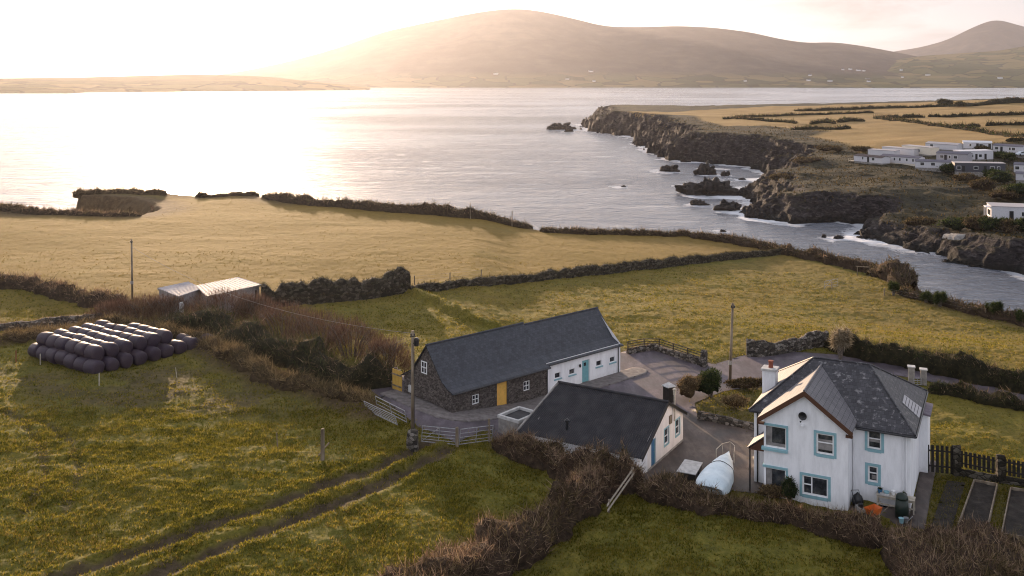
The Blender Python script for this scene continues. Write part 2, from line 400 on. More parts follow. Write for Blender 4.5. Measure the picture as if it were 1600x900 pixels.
# ------------------------------------------------------------------ rocks standing in the sea (positions also drive the foam)
ROCKS = [(1047,268,30,8),(1103,273,30,13),(1134,275,13,6),(1160,281,12,3),(975,292,8,3),(1108,304,84,17),(1077,291,17,4),(1093,321,28,6),(1142,329,40,10),
  (876,202.5,40,7),(888,206,12,5),(915,195,15,6),(1050,249,18,13),(1072,253,16,6),(1200,280,12,5),(1310,373,16,4),(1288,371,8,3),(1105,264,18,2.5),(1008,214,14,4),(1130,362,9,3),(1178,340,26,12),(1356,372,30,8)]
# ------------------------------------------------------------------ sea
yy = np.concatenate([105 * (1200 / 105) ** np.linspace(0, 1, 420), np.linspace(1300, 11200, 40)])
tt = np.linspace(-.95, .95, 620)
X = tt[None, :] * yy[:, None]; Y = np.repeat(yy[:, None], len(tt), 1)
dc = np.minimum(-sdf(X, Y, HEAD), -sdf(X, Y, COAST))
dr = np.full(X.shape, 1e3)
for (px, py, wpx, hpx) in ROCKS:
    x0, y0 = unproj(px, py, SEA_Z); rr = wpx * .5 * y0 / F_PX
    dr = np.minimum(dr, np.hypot((X - x0), (Y - y0) * .8) - rr * 1.1)
nz = fbm(X / 11, Y / 20, 3, 31)
foam = .66 * S(1 - (dc - 1 + nz * 9) / (8 + Y * .012)) + .62 * S(1 - (dr + nz * 6) / (3 + Y * .006)) + .50 * S((nz - .12) * 3.2) * S((X - 30) / 40) * S(1 - (dc - 10) / 60) * S((Y - 230) / 60)
foam = np.clip(foam, 0, 1) * (Y < 900)
calm = S((X - 20) / 60) * S((330 - Y) / 120)           # sheltered water inside the inlet
sw = np.where(Y < 700, .22 * fbm(X / 16, Y / 7, 3, 33), 0) * (1 - .5 * calm)
me = mesh_np('sea', np.stack([X, Y, SEA_Z + sw], 2).reshape(-1, 3), [grid_faces(len(yy), len(tt))])
setcol(me, 'zone', np.stack([foam, calm, foam * 0, foam * 0 + 1], 2))
m, nt, out = newmat('sea_water'); n = N(nt)
at = n.n('Attribute', attribute_name='zone'); sp = n.n('SeparateColor'); n.l(at.outputs['Color'], sp.inputs[0])
p = n.pos((.8, 1.0, 1)); w1 = n.noise(.07, 4, n.pos((.5, 1, 1)), .55, .4)
rd = lambda q: n.math('SUBTRACT', 1.0, n.math('ABSOLUTE', n.math('SUBTRACT', n.math('MULTIPLY', q, 2.0), 1.0)))
w2 = rd(n.noise(.30, 4, n.pos((.55, 1.1, 1)), .6, .5)); w3 = n.noise(1.1, 4, p, .65, .4)
w0 = rd(n.noise(.055, 4, n.pos((.55, 1.1, 1)), .6, .6)); gust = n.noise(.006, 3, n.pos((.5, 1, 1)))
h = n.math('ADD', n.math('ADD', n.math('MULTIPLY', w1, 2.2), n.math('MULTIPLY', w0, 3.2)), n.math('ADD', n.math('MULTIPLY', w2, 1.5), n.math('MULTIPLY', w3, .55)))
bmp = n.bump(h, .48, 1.35)
fo = n.math('SUBTRACT', n.math('MULTIPLY', sp.outputs[0], 1.35), n.math('MULTIPLY', n.noise(.5, 7, n.pos((.7, 1.2, 1)), .75, 1.0), 1.25))
fo = n.ramp(fo, [(.0, 0), (.42, .95)])
cb = n.mix(fo, (.092, .104, .132), (.60, .61, .64))
b = n.n('BsdfPrincipled'); n.l(cb, b.inputs['Base Color']); b.inputs['IOR'].default_value = 1.34; b.inputs['Specular IOR Level'].default_value = .9
n.l(n.mix(fo, n.ramp(gust, [(.38, .10), (.62, .21)]), (.8, .8, .8)), b.inputs['Roughness']); n.l(bmp, b.inputs['Normal']); n.l(b.outputs[0], out.inputs[0])
tag(link('sea', me, m, smooth=True), 'pale choppy sea of the bay with foam by the rocks', 'sea', kind='structure')

# ------------------------------------------------------------------ far hills
def hill(name, label, skyline, Yc, Ys, depth_back, cols, seed, px0, px1, nx=420, ny=110, pw=1.35, foot=.0):
    sk = np.array(skyline, float)
    t = np.linspace(px0, px1, nx)
    ht = CAM_Z + (125 - np.interp(t, sk[:, 0], sk[:, 1])) * Yc / F_PX
    ks = 5; ht = np.convolve(np.pad(ht, ks, mode='edge'), np.ones(2 * ks + 1) / (2 * ks + 1), 'valid')
    v = np.linspace(0, 1.5, ny)
    Ysv = np.interp(t, [q[0] for q in Ys], [q[1] for q in Ys])
    yy = np.where(v[:, None] <= 1, Ysv[None] + (Yc - Ysv[None]) * v[:, None], Yc + depth_back * (v[:, None] - 1) * 2)
    XX = np.repeat(((t - 800) * Yc / F_PX)[None], ny, 0); XX = XX * (yy / Yc) ** .9
    sh = np.where(v <= 1, v ** pw, 1 - ((v - 1) * 2) ** 1.5)[:, None]
    base = SEA_Z + 1.5
    ridg = 1 - np.abs(fbm(XX / 900 + seed, yy / 900, 4, seed)) * 2
    bump_ = (fbm(XX / 420, yy / 420, 4, seed + 1) * .05 + (ridg - .6) * .07) * (ht[None] - base) * (4 * sh * (1 - sh)) * (v[:, None] <= 1)
    ZZ = base + (ht[None] - base) * sh + bump_ + 3 * np.clip(v[:, None] * 20, 0, 1)
    ZZ[0] = SEA_Z - 4
    me = mesh_np(name, np.stack([XX, yy, ZZ], 2).reshape(-1, 3), [grid_faces(ny, nx)])
    m, nt, out = newmat(name + '_cover'); n = N(nt); p = n.pos()
    f = n.noise(.0016, 8, p, .62); f2 = n.noise(.009, 5, p, .6)
    c = n.ramp(n.math('ADD', n.math('MULTIPLY', f, .6), n.math('MULTIPLY', f2, .4)), [(.36, cols[0]), (.5, cols[1]), (.64, cols[2])])
    # patchwork of small fields on the lower slopes
    vo = n.n('TexVoronoi', distance='MANHATTAN'); vo.inputs['Scale'].default_value = .0058; n.l(p, vo.inputs['Vector'])
    fc = n.ramp(n.n('SeparateColor').outputs[0], [(0, 0), (1, 1)])
    sp = n.n('SeparateColor'); n.l(vo.outputs['Color'], sp.inputs[0])
    pc = n.ramp(sp.outputs[0], [(.1, (.045, .055, .022)), (.45, (.10, .095, .035)), (.8, (.17, .13, .055))])
    z = n.n('SeparateXYZ'); n.l(p, z.inputs[0])
    lo = n.math('DIVIDE', n.math('SUBTRACT', foot, z.outputs[2]), max(1, foot * .5), True)
    c = n.mix(n.math('MULTIPLY', lo, .75), c, pc)
    vd = n.n('TexVoronoi', distance='MANHATTAN', feature='F2'); vd1 = n.n('TexVoronoi', distance='MANHATTAN')
    for q in (vd, vd1): q.inputs['Scale'].default_value = .0058; n.l(p, q.inputs['Vector'])
    ed = n.math('LESS_THAN', n.math('SUBTRACT', vd.outputs[0], vd1.outputs[0]), .07)
    c = n.mix(n.math('MULTIPLY', n.math('MULTIPLY', ed, lo), .8), c, (.022, .025, .012))
    b = n.n('BsdfDiffuse'); n.l(c, b.inputs[0]); n.l(n.bump(f2, .6, 14), b.inputs['Normal']); n.l(b.outputs[0], out.inputs[0])
    o = tag(link(name, me, m, smooth=True), label, 'hill', kind='structure')
    HILLS[name] = (XX, yy, ZZ)
HILLS = {}
moor = [(.020, .018, .016), (.042, .036, .031), (.085, .070, .052)]
hill('mountain', 'broad rounded mountain across the bay', [(200,128),(300,123),(380,112),(450,97),(520,78),(600,50),(680,33),(740,21),(775,16),(805,14),(840,17),(890,28),(945,42),(1000,43),(1060,41),(1120,44),(1180,52),(1210,60),(1260,68),(1300,66),(1340,71),(1390,80),(1440,90),(1500,104),(1600,118),(1800,126)],
     6600, [(100, 4300), (500, 4700), (700, 4750), (1300, 4750), (1900, 4600)], 1500, moor, 41, 130, 1820, foot=75)
hill('pointed_peak', 'pointed far peak on the right', [(1200,115),(1300,98),(1390,82),(1440,74),(1480,63),(1520,43),(1540,35),(1555,30),(1572,34),(1600,42),(1650,55),(1720,66),(1800,62),(1900,75),(2000,110)],
     9600, [(1200, 7500), (2000, 7500)], 800, moor, 47, 1220, 2000, nx=260, foot=0)
hill('foothills', 'patchwork foothills of small fields on the right', [(1230,126),(1300,116),(1360,103),(1400,94),(1440,88),(1500,84),(1560,80),(1600,73),(1660,62),(1750,52),(1900,50)],
     6200, [(1200, 4640), (1900, 4560)], 1200, [(.05, .05, .022), (.085, .078, .032), (.15, .12, .05)], 53, 1235, 1900, nx=320, pw=1.1, foot=330)
hill('peninsula', 'low golden spit of land under the sun glow', [(-420,121),(-200,122),(0,123.5),(130,122),(200,120),(300,117.5),(380,119),(430,122),(480,128),(540,134),(575,138.5),(600,140)],
     3800, [(-420, 2550), (0, 2700), (130, 2740), (150, 2950), (400, 3200), (575, 3700)], 500, [(.07, .055, .03), (.13, .10, .045), (.18, .135, .06)], 59, -420, 578, nx=300, ny=60, pw=.8, foot=30)

# ------------------------------------------------------------------ haze: one closed box of even, thin air round everything
hb = MB().box(-10500, 10500, -400, 12500, -15.5, 760)
m, nt, out = newmat('haze_air'); n = N(nt)
pv = n.n('VolumePrincipled'); pv.inputs['Color'].default_value = (.90, .90, 1.0, 1); pv.inputs['Density'].default_value = 2.9e-5; pv.inputs['Anisotropy'].default_value = .66
n.l(pv.outputs[0], out.inputs['Volume'])
hz = tag(link('haze', hb, m), 'thin warm haze filling the air over the bay', 'haze', kind='stuff')
# ------------------------------------------------------------------ building materials
def stone_mat(name, cols, scale=2.6, mortar=(.16, .145, .125)):
    m, nt, out = newmat(name); n = N(nt); co = n.obco((1, 1, 1.7))
    d = n.n('TexNoise'); d.inputs['Scale'].default_value = 3; n.l(co, d.inputs['Vector'])
    co2 = n.mix(.06, co, d.outputs['Color'], 'LINEAR_LIGHT')
    v = n.n('TexVoronoi', feature='F1'); e = n.n('TexVoronoi', feature='DISTANCE_TO_EDGE')
    for q in (v, e): q.inputs['Scale'].default_value = scale; n.l(co2, q.inputs['Vector'])
    sp = n.n('SeparateColor'); n.l(v.outputs['Color'], sp.inputs[0])
    c = n.ramp(sp.outputs[0], [(.1, cols[0]), (.5, cols[1]), (.9, cols[2])])
    c = n.mix(.5, c, n.ramp(n.noise(9, 5, co), [(.3, (.35, .33, .32)), (.7, (1.25, 1.2, 1.15))]), 'MULTIPLY')
    ef = n.ramp(e.outputs[0], [(.02, 1), (.09, 0)])
    c = n.mix(n.math('MULTIPLY', ef, .8), c, mortar)
    b = n.n('BsdfPrincipled'); n.l(c, b.inputs['Base Color']); b.inputs['Roughness'].default_value = .9; b.inputs['Specular IOR Level'].default_value = .2
    n.l(n.bump(n.math('ADD', n.ramp(e.outputs[0], [(.0, 0), (.14, 1)]), n.math('MULTIPLY', n.noise(14, 4, co), .4)), .8, .05), b.inputs['Normal'])
    n.l(b.outputs[0], out.inputs[0]); return m
def slate_mat(name, cols, sx=3.2, lich=None, rough=.55, axis='x'):
    """rows of slates: u along the eave, v up the slope (generated from object coords)"""
    m, nt, out = newmat(name); n = N(nt)
    t = n.n('TexCoord'); sep = n.n('SeparateXYZ'); n.l(t.outputs['Object'], sep.inputs[0])
    cmb = n.n('CombineXYZ'); n.l(sep.outputs[0 if axis == 'x' else 1], cmb.inputs[0])
    n.l(n.math('MULTIPLY', sep.outputs[2], 1.55), cmb.inputs[1])
    br = n.n('TexBrick'); br.inputs['Scale'].default_value = sx; br.inputs['Mortar Size'].default_value = .03; br.inputs['Brick Width'].default_value = .9; br.inputs['Row Height'].default_value = .8
    br.inputs['Bias'].default_value = -.1; br.inputs['Color1'].default_value = (*cols[0], 1); br.inputs['Color2'].default_value = (*cols[1], 1); br.inputs['Mortar'].default_value = tuple(c * .22 for c in cols[0]) + (1,)
    n.l(cmb.outputs[0], br.inputs['Vector'])
    co = n.obco(); f = n.noise(1.1, 6, co, .65)
    c = n.mix(.6, br.outputs[0], n.ramp(f, [(.3, (.72, .72, .74)), (.7, (1.2, 1.18, 1.18))]), 'MULTIPLY')
    if lich:
        k = n.ramp(n.noise(2.6, 7, co, .7), [(.55, 0), (.66, 1)])
        c = n.mix(n.math('MULTIPLY', k, .7), c, lich)
    b = n.n('BsdfPrincipled'); n.l(c, b.inputs['Base Color']); b.inputs['Roughness'].default_value = rough; b.inputs['Specular IOR Level'].default_value = .35
    n.l(n.bump(n.math('ADD', br.outputs['Fac'], n.math('MULTIPLY', n.noise(12, 4, co), -.6)), .5, -.02), b.inputs['Normal']); n.l(b.outputs[0], out.inputs[0]); return m
def render_mat(name, c, stain=(.45, .43, .40)):
    """painted render with faint streaks and a dirty splash line"""
    m, nt, out = newmat(name); n = N(nt); co = n.obco()
    f = n.noise(2.2, 6, n.obco((1, 1, .25)), .65); z = n.n('SeparateXYZ'); n.l(co, z.inputs[0])
    base = n.ramp(f, [(.3, tuple(v * .82 for v in c)), (.58, c)])
    sp = n.math('MULTIPLY', n.math('SUBTRACT', 1.0, n.math('DIVIDE', z.outputs[2], .55), True), n.ramp(n.noise(5, 5, co), [(.35, .1), (.65, .9)]))
    cc = n.mix(n.math('MULTIPLY', sp, .6), base, stain)
    b = n.n('BsdfPrincipled'); n.l(cc, b.inputs['Base Color']); b.inputs['Roughness'].default_value = .85; b.inputs['Specular IOR Level'].default_value = .25
    n.l(n.bump(n.noise(28, 4, co), .25, .01), b.inputs['Normal']); n.l(b.outputs[0], out.inputs[0]); return m
def glass_mat(name, tint=(.02, .022, .025)):
    m, nt, out = newmat(name); n = N(nt); co = n.obco()
    c = n.ramp(n.noise(1.4, 4, co, .7), [(.40, tint), (.56, tuple(v * 2.6 for v in tint)), (.75, (.16, .14, .12))])
    b = n.n('BsdfPrincipled'); n.l(c, b.inputs['Base Color']); b.inputs['Roughness'].default_value = .04; b.inputs['Specular IOR Level'].default_value = .6
    n.l(n.bump(n.noise(.9, 2, co), .04, .05), b.inputs['Normal']); n.l(b.outputs[0], out.inputs[0]); return m
M = {}
M['white'] = render_mat('white_render', (.85, .85, .87)); M['cream'] = render_mat('cream_render', (.78, .74, .72))
M['rubble'] = stone_mat('rubble_stone', [(.060, .050, .046), (.105, .089, .082), (.18, .158, .145)], 5.6, (.10, .088, .08))
M['drystone'] = stone_mat('drystone', [(.035, .031, .027), (.090, .080, .068), (.22, .20, .18)], 2.8, (.02, .018, .015))
M['slate'] = slate_mat('new_slate', [(.030, .034, .044), (.052, .058, .072)])
M['oldslate'] = slate_mat('old_slate', [(.030, .029, .034), (.055, .053, .06)], 3.4, (.26, .25, .25))
M['oldslate_side'] = slate_mat('old_slate_side', [(.045, .042, .045), (.07, .066, .07)], 3.4, (.20, .19, .17), axis='y')
M['tile'] = slate_mat('grey_roof_tile', [(.115, .110, .118), (.145, .14, .148)], 2.6, rough=.6, axis='y')
M['mosswall'] = stone_mat('dark_mossy_stone', [(.016, .014, .010), (.040, .034, .024), (.10, .088, .07)], 2.2, (.012, .010, .007))
M['corr'] = surf('dark_corrugated_sheet', [(.012, .012, .015), (.022, .021, .025), (.038, .036, .039)], 1.2, .7, .25, 14, .01)
M['aqua'] = plain('aqua_paint', (.24, .42, .47), .6); M['aquadoor'] = plain('aqua_door_paint', (.17, .38, .42), .45)
M['yellow'] = plain('yellow_paint', (.78, .45, .10), .5); M['yellow2'] = plain('ochre_boards', (.55, .34, .07), .7)
M['blue'] = plain('blue_door_paint', (.03, .13, .26), .4); M['upvc'] = plain('white_frame', (.80, .80, .80), .4)
M['curtain'] = surf('net_curtain', [(.16, .15, .15), (.24, .225, .22), (.34, .32, .31)], 2.2, .25, .1, 9, .01)
M['glass'] = glass_mat('window_glass'); M['black'] = plain('black_plastic', (.015, .015, .017), .35); M['brownfascia'] = plain('brown_fascia', (.085, .036, .018), .7)
M['pave'] = surf('brownish_paving', [(.10, .088, .085), (.15, .132, .126), (.21, .19, .18)], 2.5, .9, .3, 20, .01)
M['conc'] = surf('concrete', [(.16, .15, .145), (.24, .225, .21), (.34, .32, .30)], 2.5, .9, .3, 20, .01)
M['paleconc'] = surf('pale_concrete', [(.34, .33, .32), (.45, .44, .43), (.58, .57, .55)], 3, .85, .3, 24, .01)
M['galv'] = surf('galvanised_steel', [(.22, .22, .23), (.32, .32, .33), (.42, .42, .43)], 5, .5, .05, 40, .003, metal=.6)
M['timber'] = surf('weathered_timber', [(.10, .075, .05), (.18, .14, .10), (.30, .25, .19)], 3, .85, .4, 18, .01, stretch=(1, 1, .2))
M['palewood'] = surf('pale_timber', [(.30, .25, .19), (.42, .37, .30), (.55, .50, .43)], 4, .85, .3, 18, .01)
M['darkwood'] = surf('dark_stained_boards', [(.010, .009, .008), (.018, .015, .013), (.032, .027, .023)], 4, .75, .3, 24, .01)
M['pot'] = plain('terracotta', (.22, .06, .035), .8)

Z_UP = Vector((0, 0, 1))
class Frame:
    """local building frame: world origin + heading"""
    def __init__(s, x, y, z, deg): s.o = Vector((x, y, z)); s.a = R(deg); s.m = Matrix.Rotation(R(deg), 3, 'Z')
    def wp(s, P, u, px, py):
        """photo pixel on the vertical plane through local P along u -> (distance along u, height)"""
        W = s.o + s.m @ Vector(P); U = s.m @ Vector(u); k = (px - 800) / F_PX
        t = (k * W.y - W.x) / (U.x - k * U.y); Yw = W.y + t * U.y
        return t, CAM_Z - (py - 125) * Yw / F_PX - s.o.z
def wall(mb, P, u, nin, L, z0, z1, holes=(), rev=.14, u0=0.0):
    P = Vector(P); u = Vector(u); nin = Vector(nin)
    us = sorted({u0, L, *[h[0] for h in holes], *[h[1] for h in holes]}); zs = sorted({z0, z1, *[h[2] for h in holes], *[h[3] for h in holes]})
    q = lambda a, z, d=0: tuple(P + u * a + Z_UP * z + nin * d)
    for a, b in zip(us[:-1], us[1:]):
        for c, d in zip(zs[:-1], zs[1:]):
            am, zm = (a + b) / 2, (c + d) / 2
            if any(h[0] < am < h[1] and h[2] < zm < h[3] for h in holes): continue
            mb.poly([q(a, c), q(b, c), q(b, d), q(a, d)])
    for (a, b, c, d) in holes:
        mb.poly([q(a, c), q(b, c), q(b, c, rev), q(a, c, rev)]); mb.poly([q(a, d, rev), q(b, d, rev), q(b, d), q(a, d)])
        mb.poly([q(a, c), q(a, c, rev), q(a, d, rev), q(a, d)]); mb.poly([q(b, c, rev), q(b, c), q(b, d), q(b, d, rev)])
def bar(mb, P, u, nin, a, b, c, d, d0, d1):
    P = Vector(P); u = Vector(u); nin = Vector(nin)
    f = lambda s, z, t: P + u * s + Z_UP * z + nin * t
    mb.hexa([f(a, c, d0), f(b, c, d0), f(b, c, d1), f(a, c, d1)], [f(a, d, d0), f(b, d, d0), f(b, d, d1), f(a, d, d1)])
def window(root, P, u, nin, rect, vbars=(), hbars=(), depth=.09, fw=.07, surround=None, sw=.13, sill=None, part='window', label=None, fm=None, curtain=None):
    a, b, c, d = rect
    fr = MB(); B = lambda *k: bar(fr, P, u, nin, *k)
    B(a, a + fw, c, d, depth, depth + .06); B(b - fw, b, c, d, depth, depth + .06); B(a + fw, b - fw, c, c + fw, depth, depth + .06); B(a + fw, b - fw, d - fw, d, depth, depth + .06)
    for (t, lo, hi) in vbars:
        s = a + (b - a) * t; B(s - fw * .4, s + fw * .4, c + fw + (d - c - 2 * fw) * lo, c + fw + (d - c - 2 * fw) * hi, depth + .005, depth + .05)
    for (t, lo, hi) in hbars:
        s = c + (d - c) * t; B(a + fw + (b - a - 2 * fw) * lo, a + fw + (b - a - 2 * fw) * hi, s - fw * .4, s + fw * .4, depth + .008, depth + .048)
    w_ = link(part, fr, fm or M['upvc'], root)
    if label: w_['label'] = label
    g = MB(); g.poly([tuple(Vector(P) + Vector(u) * s + Z_UP * z + Vector(nin) * (depth + .035)) for s, z in ((a + .02, c + .02), (b - .02, c + .02), (b - .02, d - .02), (a + .02, d - .02))])
    link('pane', g, M['glass'], w_)
    if curtain:
        cm = MB()
        for (s0, s1, t0, t1) in curtain:
            for i in range(5):
                p0, p1 = s0 + (s1 - s0) * i / 5, s0 + (s1 - s0) * (i + 1) / 5; bar(cm, P, u, nin, a + fw + (b - a - 2 * fw) * p0, a + fw + (b - a - 2 * fw) * p1, c + fw + (d - c - 2 * fw) * t0, c + fw + (d - c - 2 * fw) * t1, depth + .022 + .006 * (i % 2), depth + .034)
        link('curtain', cm, M['curtain'], w_)
    if surround:
        sm = MB(); B2 = lambda *k: bar(sm, P, u, nin, *k)
        B2(a - sw, a, c - sw, d + sw, -.022, .03); B2(b, b + sw, c - sw, d + sw, -.022, .03); B2(a, b, d, d + sw, -.022, .03); B2(a, b, c - sw * 1.25, c, -.022, .03)
        link('surround', sm, surround, w_)
    if sill:
        sm = MB(); bar(sm, P, u, nin, a - .12, b + .12, c - .12, c - .01, -.09, .08); link('sill', sm, sill, w_)
    return w_
def door(root, P, u, nin, rect, mat, depth=.1, boards=0, glass=None, handle=True, surround=None):
    a, b, c, d = rect; m_ = MB(); bar(m_, P, u, nin, a + .05, b - .05, c + .02, d - .05, depth, depth + .05)
    if boards:
        for i in range(1, boards):
            s = a + .05 + (b - a - .1) * i / boards; bar(m_, P, u, nin, s - .045, s + .035, c + .04, d - .07, depth - .012, depth)
    dr = link('door', m_, mat, root); bevel(dr, .006, 1)
    f = MB()
    for k in ((a, a + .05, c, d), (b - .05, b, c, d), (a + .05, b - .05, d - .05, d)): bar(f, P, u, nin, *k, depth - .03, depth + .07)
    link('door_frame', f, surround or M['upvc'], dr)
    if glass:
        g = MB(); bar(g, P, u, nin, *glass, depth - .006, depth + .01); link('pane', g, M['glass'], dr)
    if handle:
        h = MB(); q = Vector(P) + Vector(u) * (b - .16) + Z_UP * (c + 1.0) + Vector(nin) * (depth - .06); h.tube(q, q + Vector(u) * -.12, .014); h.tube(q, q + Vector(nin) * .06, .012); link('handle', h, M['galv'], dr)
    return dr
def roof_slab(profile_a, profile_b, th=.1):
    """two matching polylines (eave..ridge..eave) swept into a roof skin of thickness th"""
    mb = MB(); n = len(profile_a)
    top = [Vector(p) for p in profile_a] + [Vector(p) for p in profile_b]; lo = [p - Z_UP * th for p in top]
    mb.v = [tuple(p) for p in top + lo]; N2 = 2 * n
    for i in range(n - 1):
        mb.f.append((i, i + 1, n + i + 1, n + i)); mb.f.append((N2 + i + 1, N2 + i, N2 + n + i, N2 + n + i + 1))
        mb.f.append((i + 1, i, N2 + i, N2 + i + 1)); mb.f.append((n + i, n + i + 1, N2 + n + i + 1, N2 + n + i))
    mb.f.append((0, n, N2 + n, N2)); mb.f.append((n - 1, N2 + n - 1, N2 + 2 * n - 1, 2 * n - 1)); return mb

# ================================================================== long cottage
E, NN = (1, 0, 0), (0, 1, 0)
FC = Frame(-4.82, 77.56, 0, 42.2); DEP = 6.4; LS, LT = 10.72, 20.4
c = empty('long_cottage', FC.o, FC.a, 'long slate roofed cottage, half rubble stone with yellow door, half white walled', 'cottage')
P = (0, 0, 0)
def rect_px(fr, P, u, x0, y0, x1, y1):
    (a, t), (b, l) = fr.wp(P, u, x0, y0), fr.wp(P, u, x1, y1); return [min(a, b), max(a, b), min(t, l), max(t, l)]
a0, _ = FC.wp(P, E, 776.5, 620); a1, _ = FC.wp(P, E, 792.5, 620)
_, dz = FC.wp(P, E, 776.5, 636.7)
ydoor = [a0, a1, dz, dz + 2.1]
w1 = rect_px(FC, P, E, 738, 611, 749, 626); w2 = rect_px(FC, P, E, 818, 590, 828, 606)
w1 = [w1[0], w1[0] + .72, 1.10, 1.88]; w2 = [w2[0], w2[0] + .74, .98, 1.80]
mb = MB(); wall(mb, P, E, NN, LS, -1, 2.45, [ydoor, w1, w2])
wall(mb, (0, 0, 0), NN, E, DEP, -1, 2.45); mb.poly([(0, 0, 2.45), (0, DEP, 2.45), (0, DEP - .1, 2.62), (0, 5.0, 3.42), (0, 3.2, 5.62), (0, 1.25, 3.28), (0, .1, 2.66)])
wall(mb, (0, DEP, 0), E, (0, -1, 0), LS, -1, 2.45)
link('stone_wall', mb, M['rubble'], c)
WY = .18; PW = (0, WY, 0)
wins = []
for (x, y) in ((871.5, 586.5), (894, 580.5), (936, 567.5), (957, 561.5)):
    a, z = FC.wp(PW, E, x, y); wins.append([a - .36, a + .36, z - .26, z + .26])
a0, dzt = FC.wp(PW, E, 909.6, 566); a1, _ = FC.wp(PW, E, 921, 563); adoor = [a0, a0 + 1.0, .05, 2.12]
mb = MB(); wall(mb, PW, E, NN, LT, -1, 2.78, wins + [adoor], u0=LS)
wall(mb, (LT, WY, 0), NN, (-1, 0, 0), DEP - WY - .1, -1, 2.78); mb.poly([(LT, WY, 2.78), (LT, DEP - .1, 2.78), (LT, 3.2, 5.4)])
wall(mb, (0, DEP - .1, 0), E, (0, -1, 0), LT, -1, 2.78, u0=LS)
link('white_wall', mb, M['white'], c)
prof = lambda x: [(x, -.32, 2.56), (x, .3, 2.74), (x, 1.15, 3.26), (x, 3.2, 5.74), (x, 5.25, 3.30), (x, 6.75, 2.52)]
r1 = link('roof', roof_slab(prof(-.14), prof(LS + .05)), M['slate'], c, False)
prw = lambda x: [(x, -.06, 2.68), (x, .3, 2.74), (x, 1.15, 3.18), (x, 3.2, 5.58), (x, 5.25, 3.28), (x, 6.55, 2.6)]
link('roof', roof_slab(prw(LS + .055), prw(LT + .16)), M['slate'], c)
mb = MB()
for x in np.arange(-.14, LS, .45): mb.tube((x, 3.2, 5.745), (min(x + .44, LS + .04), 3.2, 5.745), .085, n=8)
link('ridge_tiles', mb, M['slate'], r1)
mb = MB()
for x in np.arange(LS + .1, LT + .1, .45): mb.tube((x, 3.2, 5.585), (min(x + .44, LT + .16), 3.2, 5.585), .08, n=8)
link('ridge_tiles', mb, M['slate'], r1)
mb = MB(); mb.tube((-.1, -.36, 2.47), (LS, -.36, 2.47), .06); link('gutter', mb, M['black'], c)
mb = MB(); mb.tube((LS + .1, -.11, 2.61), (LT + .1, -.11, 2.61), .06); link('gutter', mb, M['black'], c)
for x, y, t in ((LS - .12, -.06, 2.45), (LT - .35, WY - .07, 2.7)):
    mb = MB(); mb.tube((x, y, 0), (x, y, t), .045); mb.tube((x, y, t), (x, y - .2, t + .02), .04); link('downpipe', mb, M['black'], c)
door(c, P, E, NN, ydoor, M['yellow'], boards=7, handle=False, surround=M['yellow'])
door(c, PW, E, NN, adoor, M['aquadoor'], boards=0, glass=(adoor[0] + .3, adoor[0] + .62, 1.55, 1.85))
for r in (w1, w2): window(c, P, E, NN, r, [(.5, 0, 1)], [(.5, 0, 1)], .05, .075, sill=None)
for r in wins: window(c, PW, E, NN, r, [], [], .06, .06, sill=M['aqua'])
yg, zg = FC.wp((0, 0, 0), NN, 663, 574)
window(c, (-.03, 0, 0), NN, E, [yg - .38, yg + .38, zg - .5, zg + .5], [(.5, 0, 1)], [(.5, 0, 1)], -.02, .075)
a, z = FC.wp(PW, E, 905, 571); mb = MB(); mb.lathe([(.05, 0), (.09, .05), (.10, .22), (.04, .3)], (a, WY - .12, z - .15), 10); mb.box(a - .03, a + .03, WY - .1, WY, z - .05, z + .05); link('wall_lamp', mb, M['black'], c)
mb = MB(); yb, zb = FC.wp((0, 0, 0), NN, 642, 607); mb.box(-.14, -.002, yb - .2, yb + .2, zb - .3, zb + .3); bevel(link('meter_box', mb, M['paleconc'], c), .03)

# ================================================================== garage / outbuilding with the big dark roof
FG = Frame(9.49, 68.19, 0, 59); GL, GW = 8.8, 6.85      # local x runs along the gable wall, y back along the ridge
g = empty('white_outbuilding', FG.o, FG.a, 'low white outbuilding with large black corrugated roof and blue door', 'outbuilding')
RX = 3.47
gd = [FG.wp(P, E, 1017.5, 700)[0], 0, .02, 1.98]; gd[1] = gd[0] + .85
gw1 = rect_px(FG, P, E, 1038, 668, 1044.5, 703); gw2 = rect_px(FG, P, E, 1055.5, 652, 1061.5, 684)
gw1 = [gw1[0], gw1[0] + .85, .85, 2.0]; gw2 = [gw2[0], gw2[0] + .85, .85, 2.0]
mb = MB(); wall(mb, P, E, NN, GW, -.6, 2.15, [gd, gw1, gw2]); mb.poly([(0, 0, 2.15), (GW, 0, 2.15), (GW, 0, 2.25), (RX + .15, 0, 3.78), (RX - .15, 0, 3.78), (0, 0, 2.2)])
wall(mb, (GW, 0, 0), NN, (-1, 0, 0), GL, -.6, 2.2); wall(mb, (0, 0, 0), NN, E, GL, -.6, 2.1)
wall(mb, (0, GL, 0), E, (0, -1, 0), GW, -.6, 2.15); mb.poly([(GW, GL, 2.15), (0, GL, 2.15), (RX, GL, 3.78)])
link('wall', mb, M['cream'], g)
mb = MB(); mb.box(.02, GW - .02, -.03, 0.0, -.5, .18); link('plinth', mb, M['conc'], g)
mb = MB(); mb.poly([(-1.25, .25, -.5), (0, .0, -.5), (0, .0, 2.05), (-1.25, .25, 1.45)]); mb.poly([(-1.25, .25, -.5), (-1.25, .25, 1.45), (-1.25, GL, 1.45), (-1.25, GL, -.5)]); link('lean_to_wall', mb, M['white'], g)
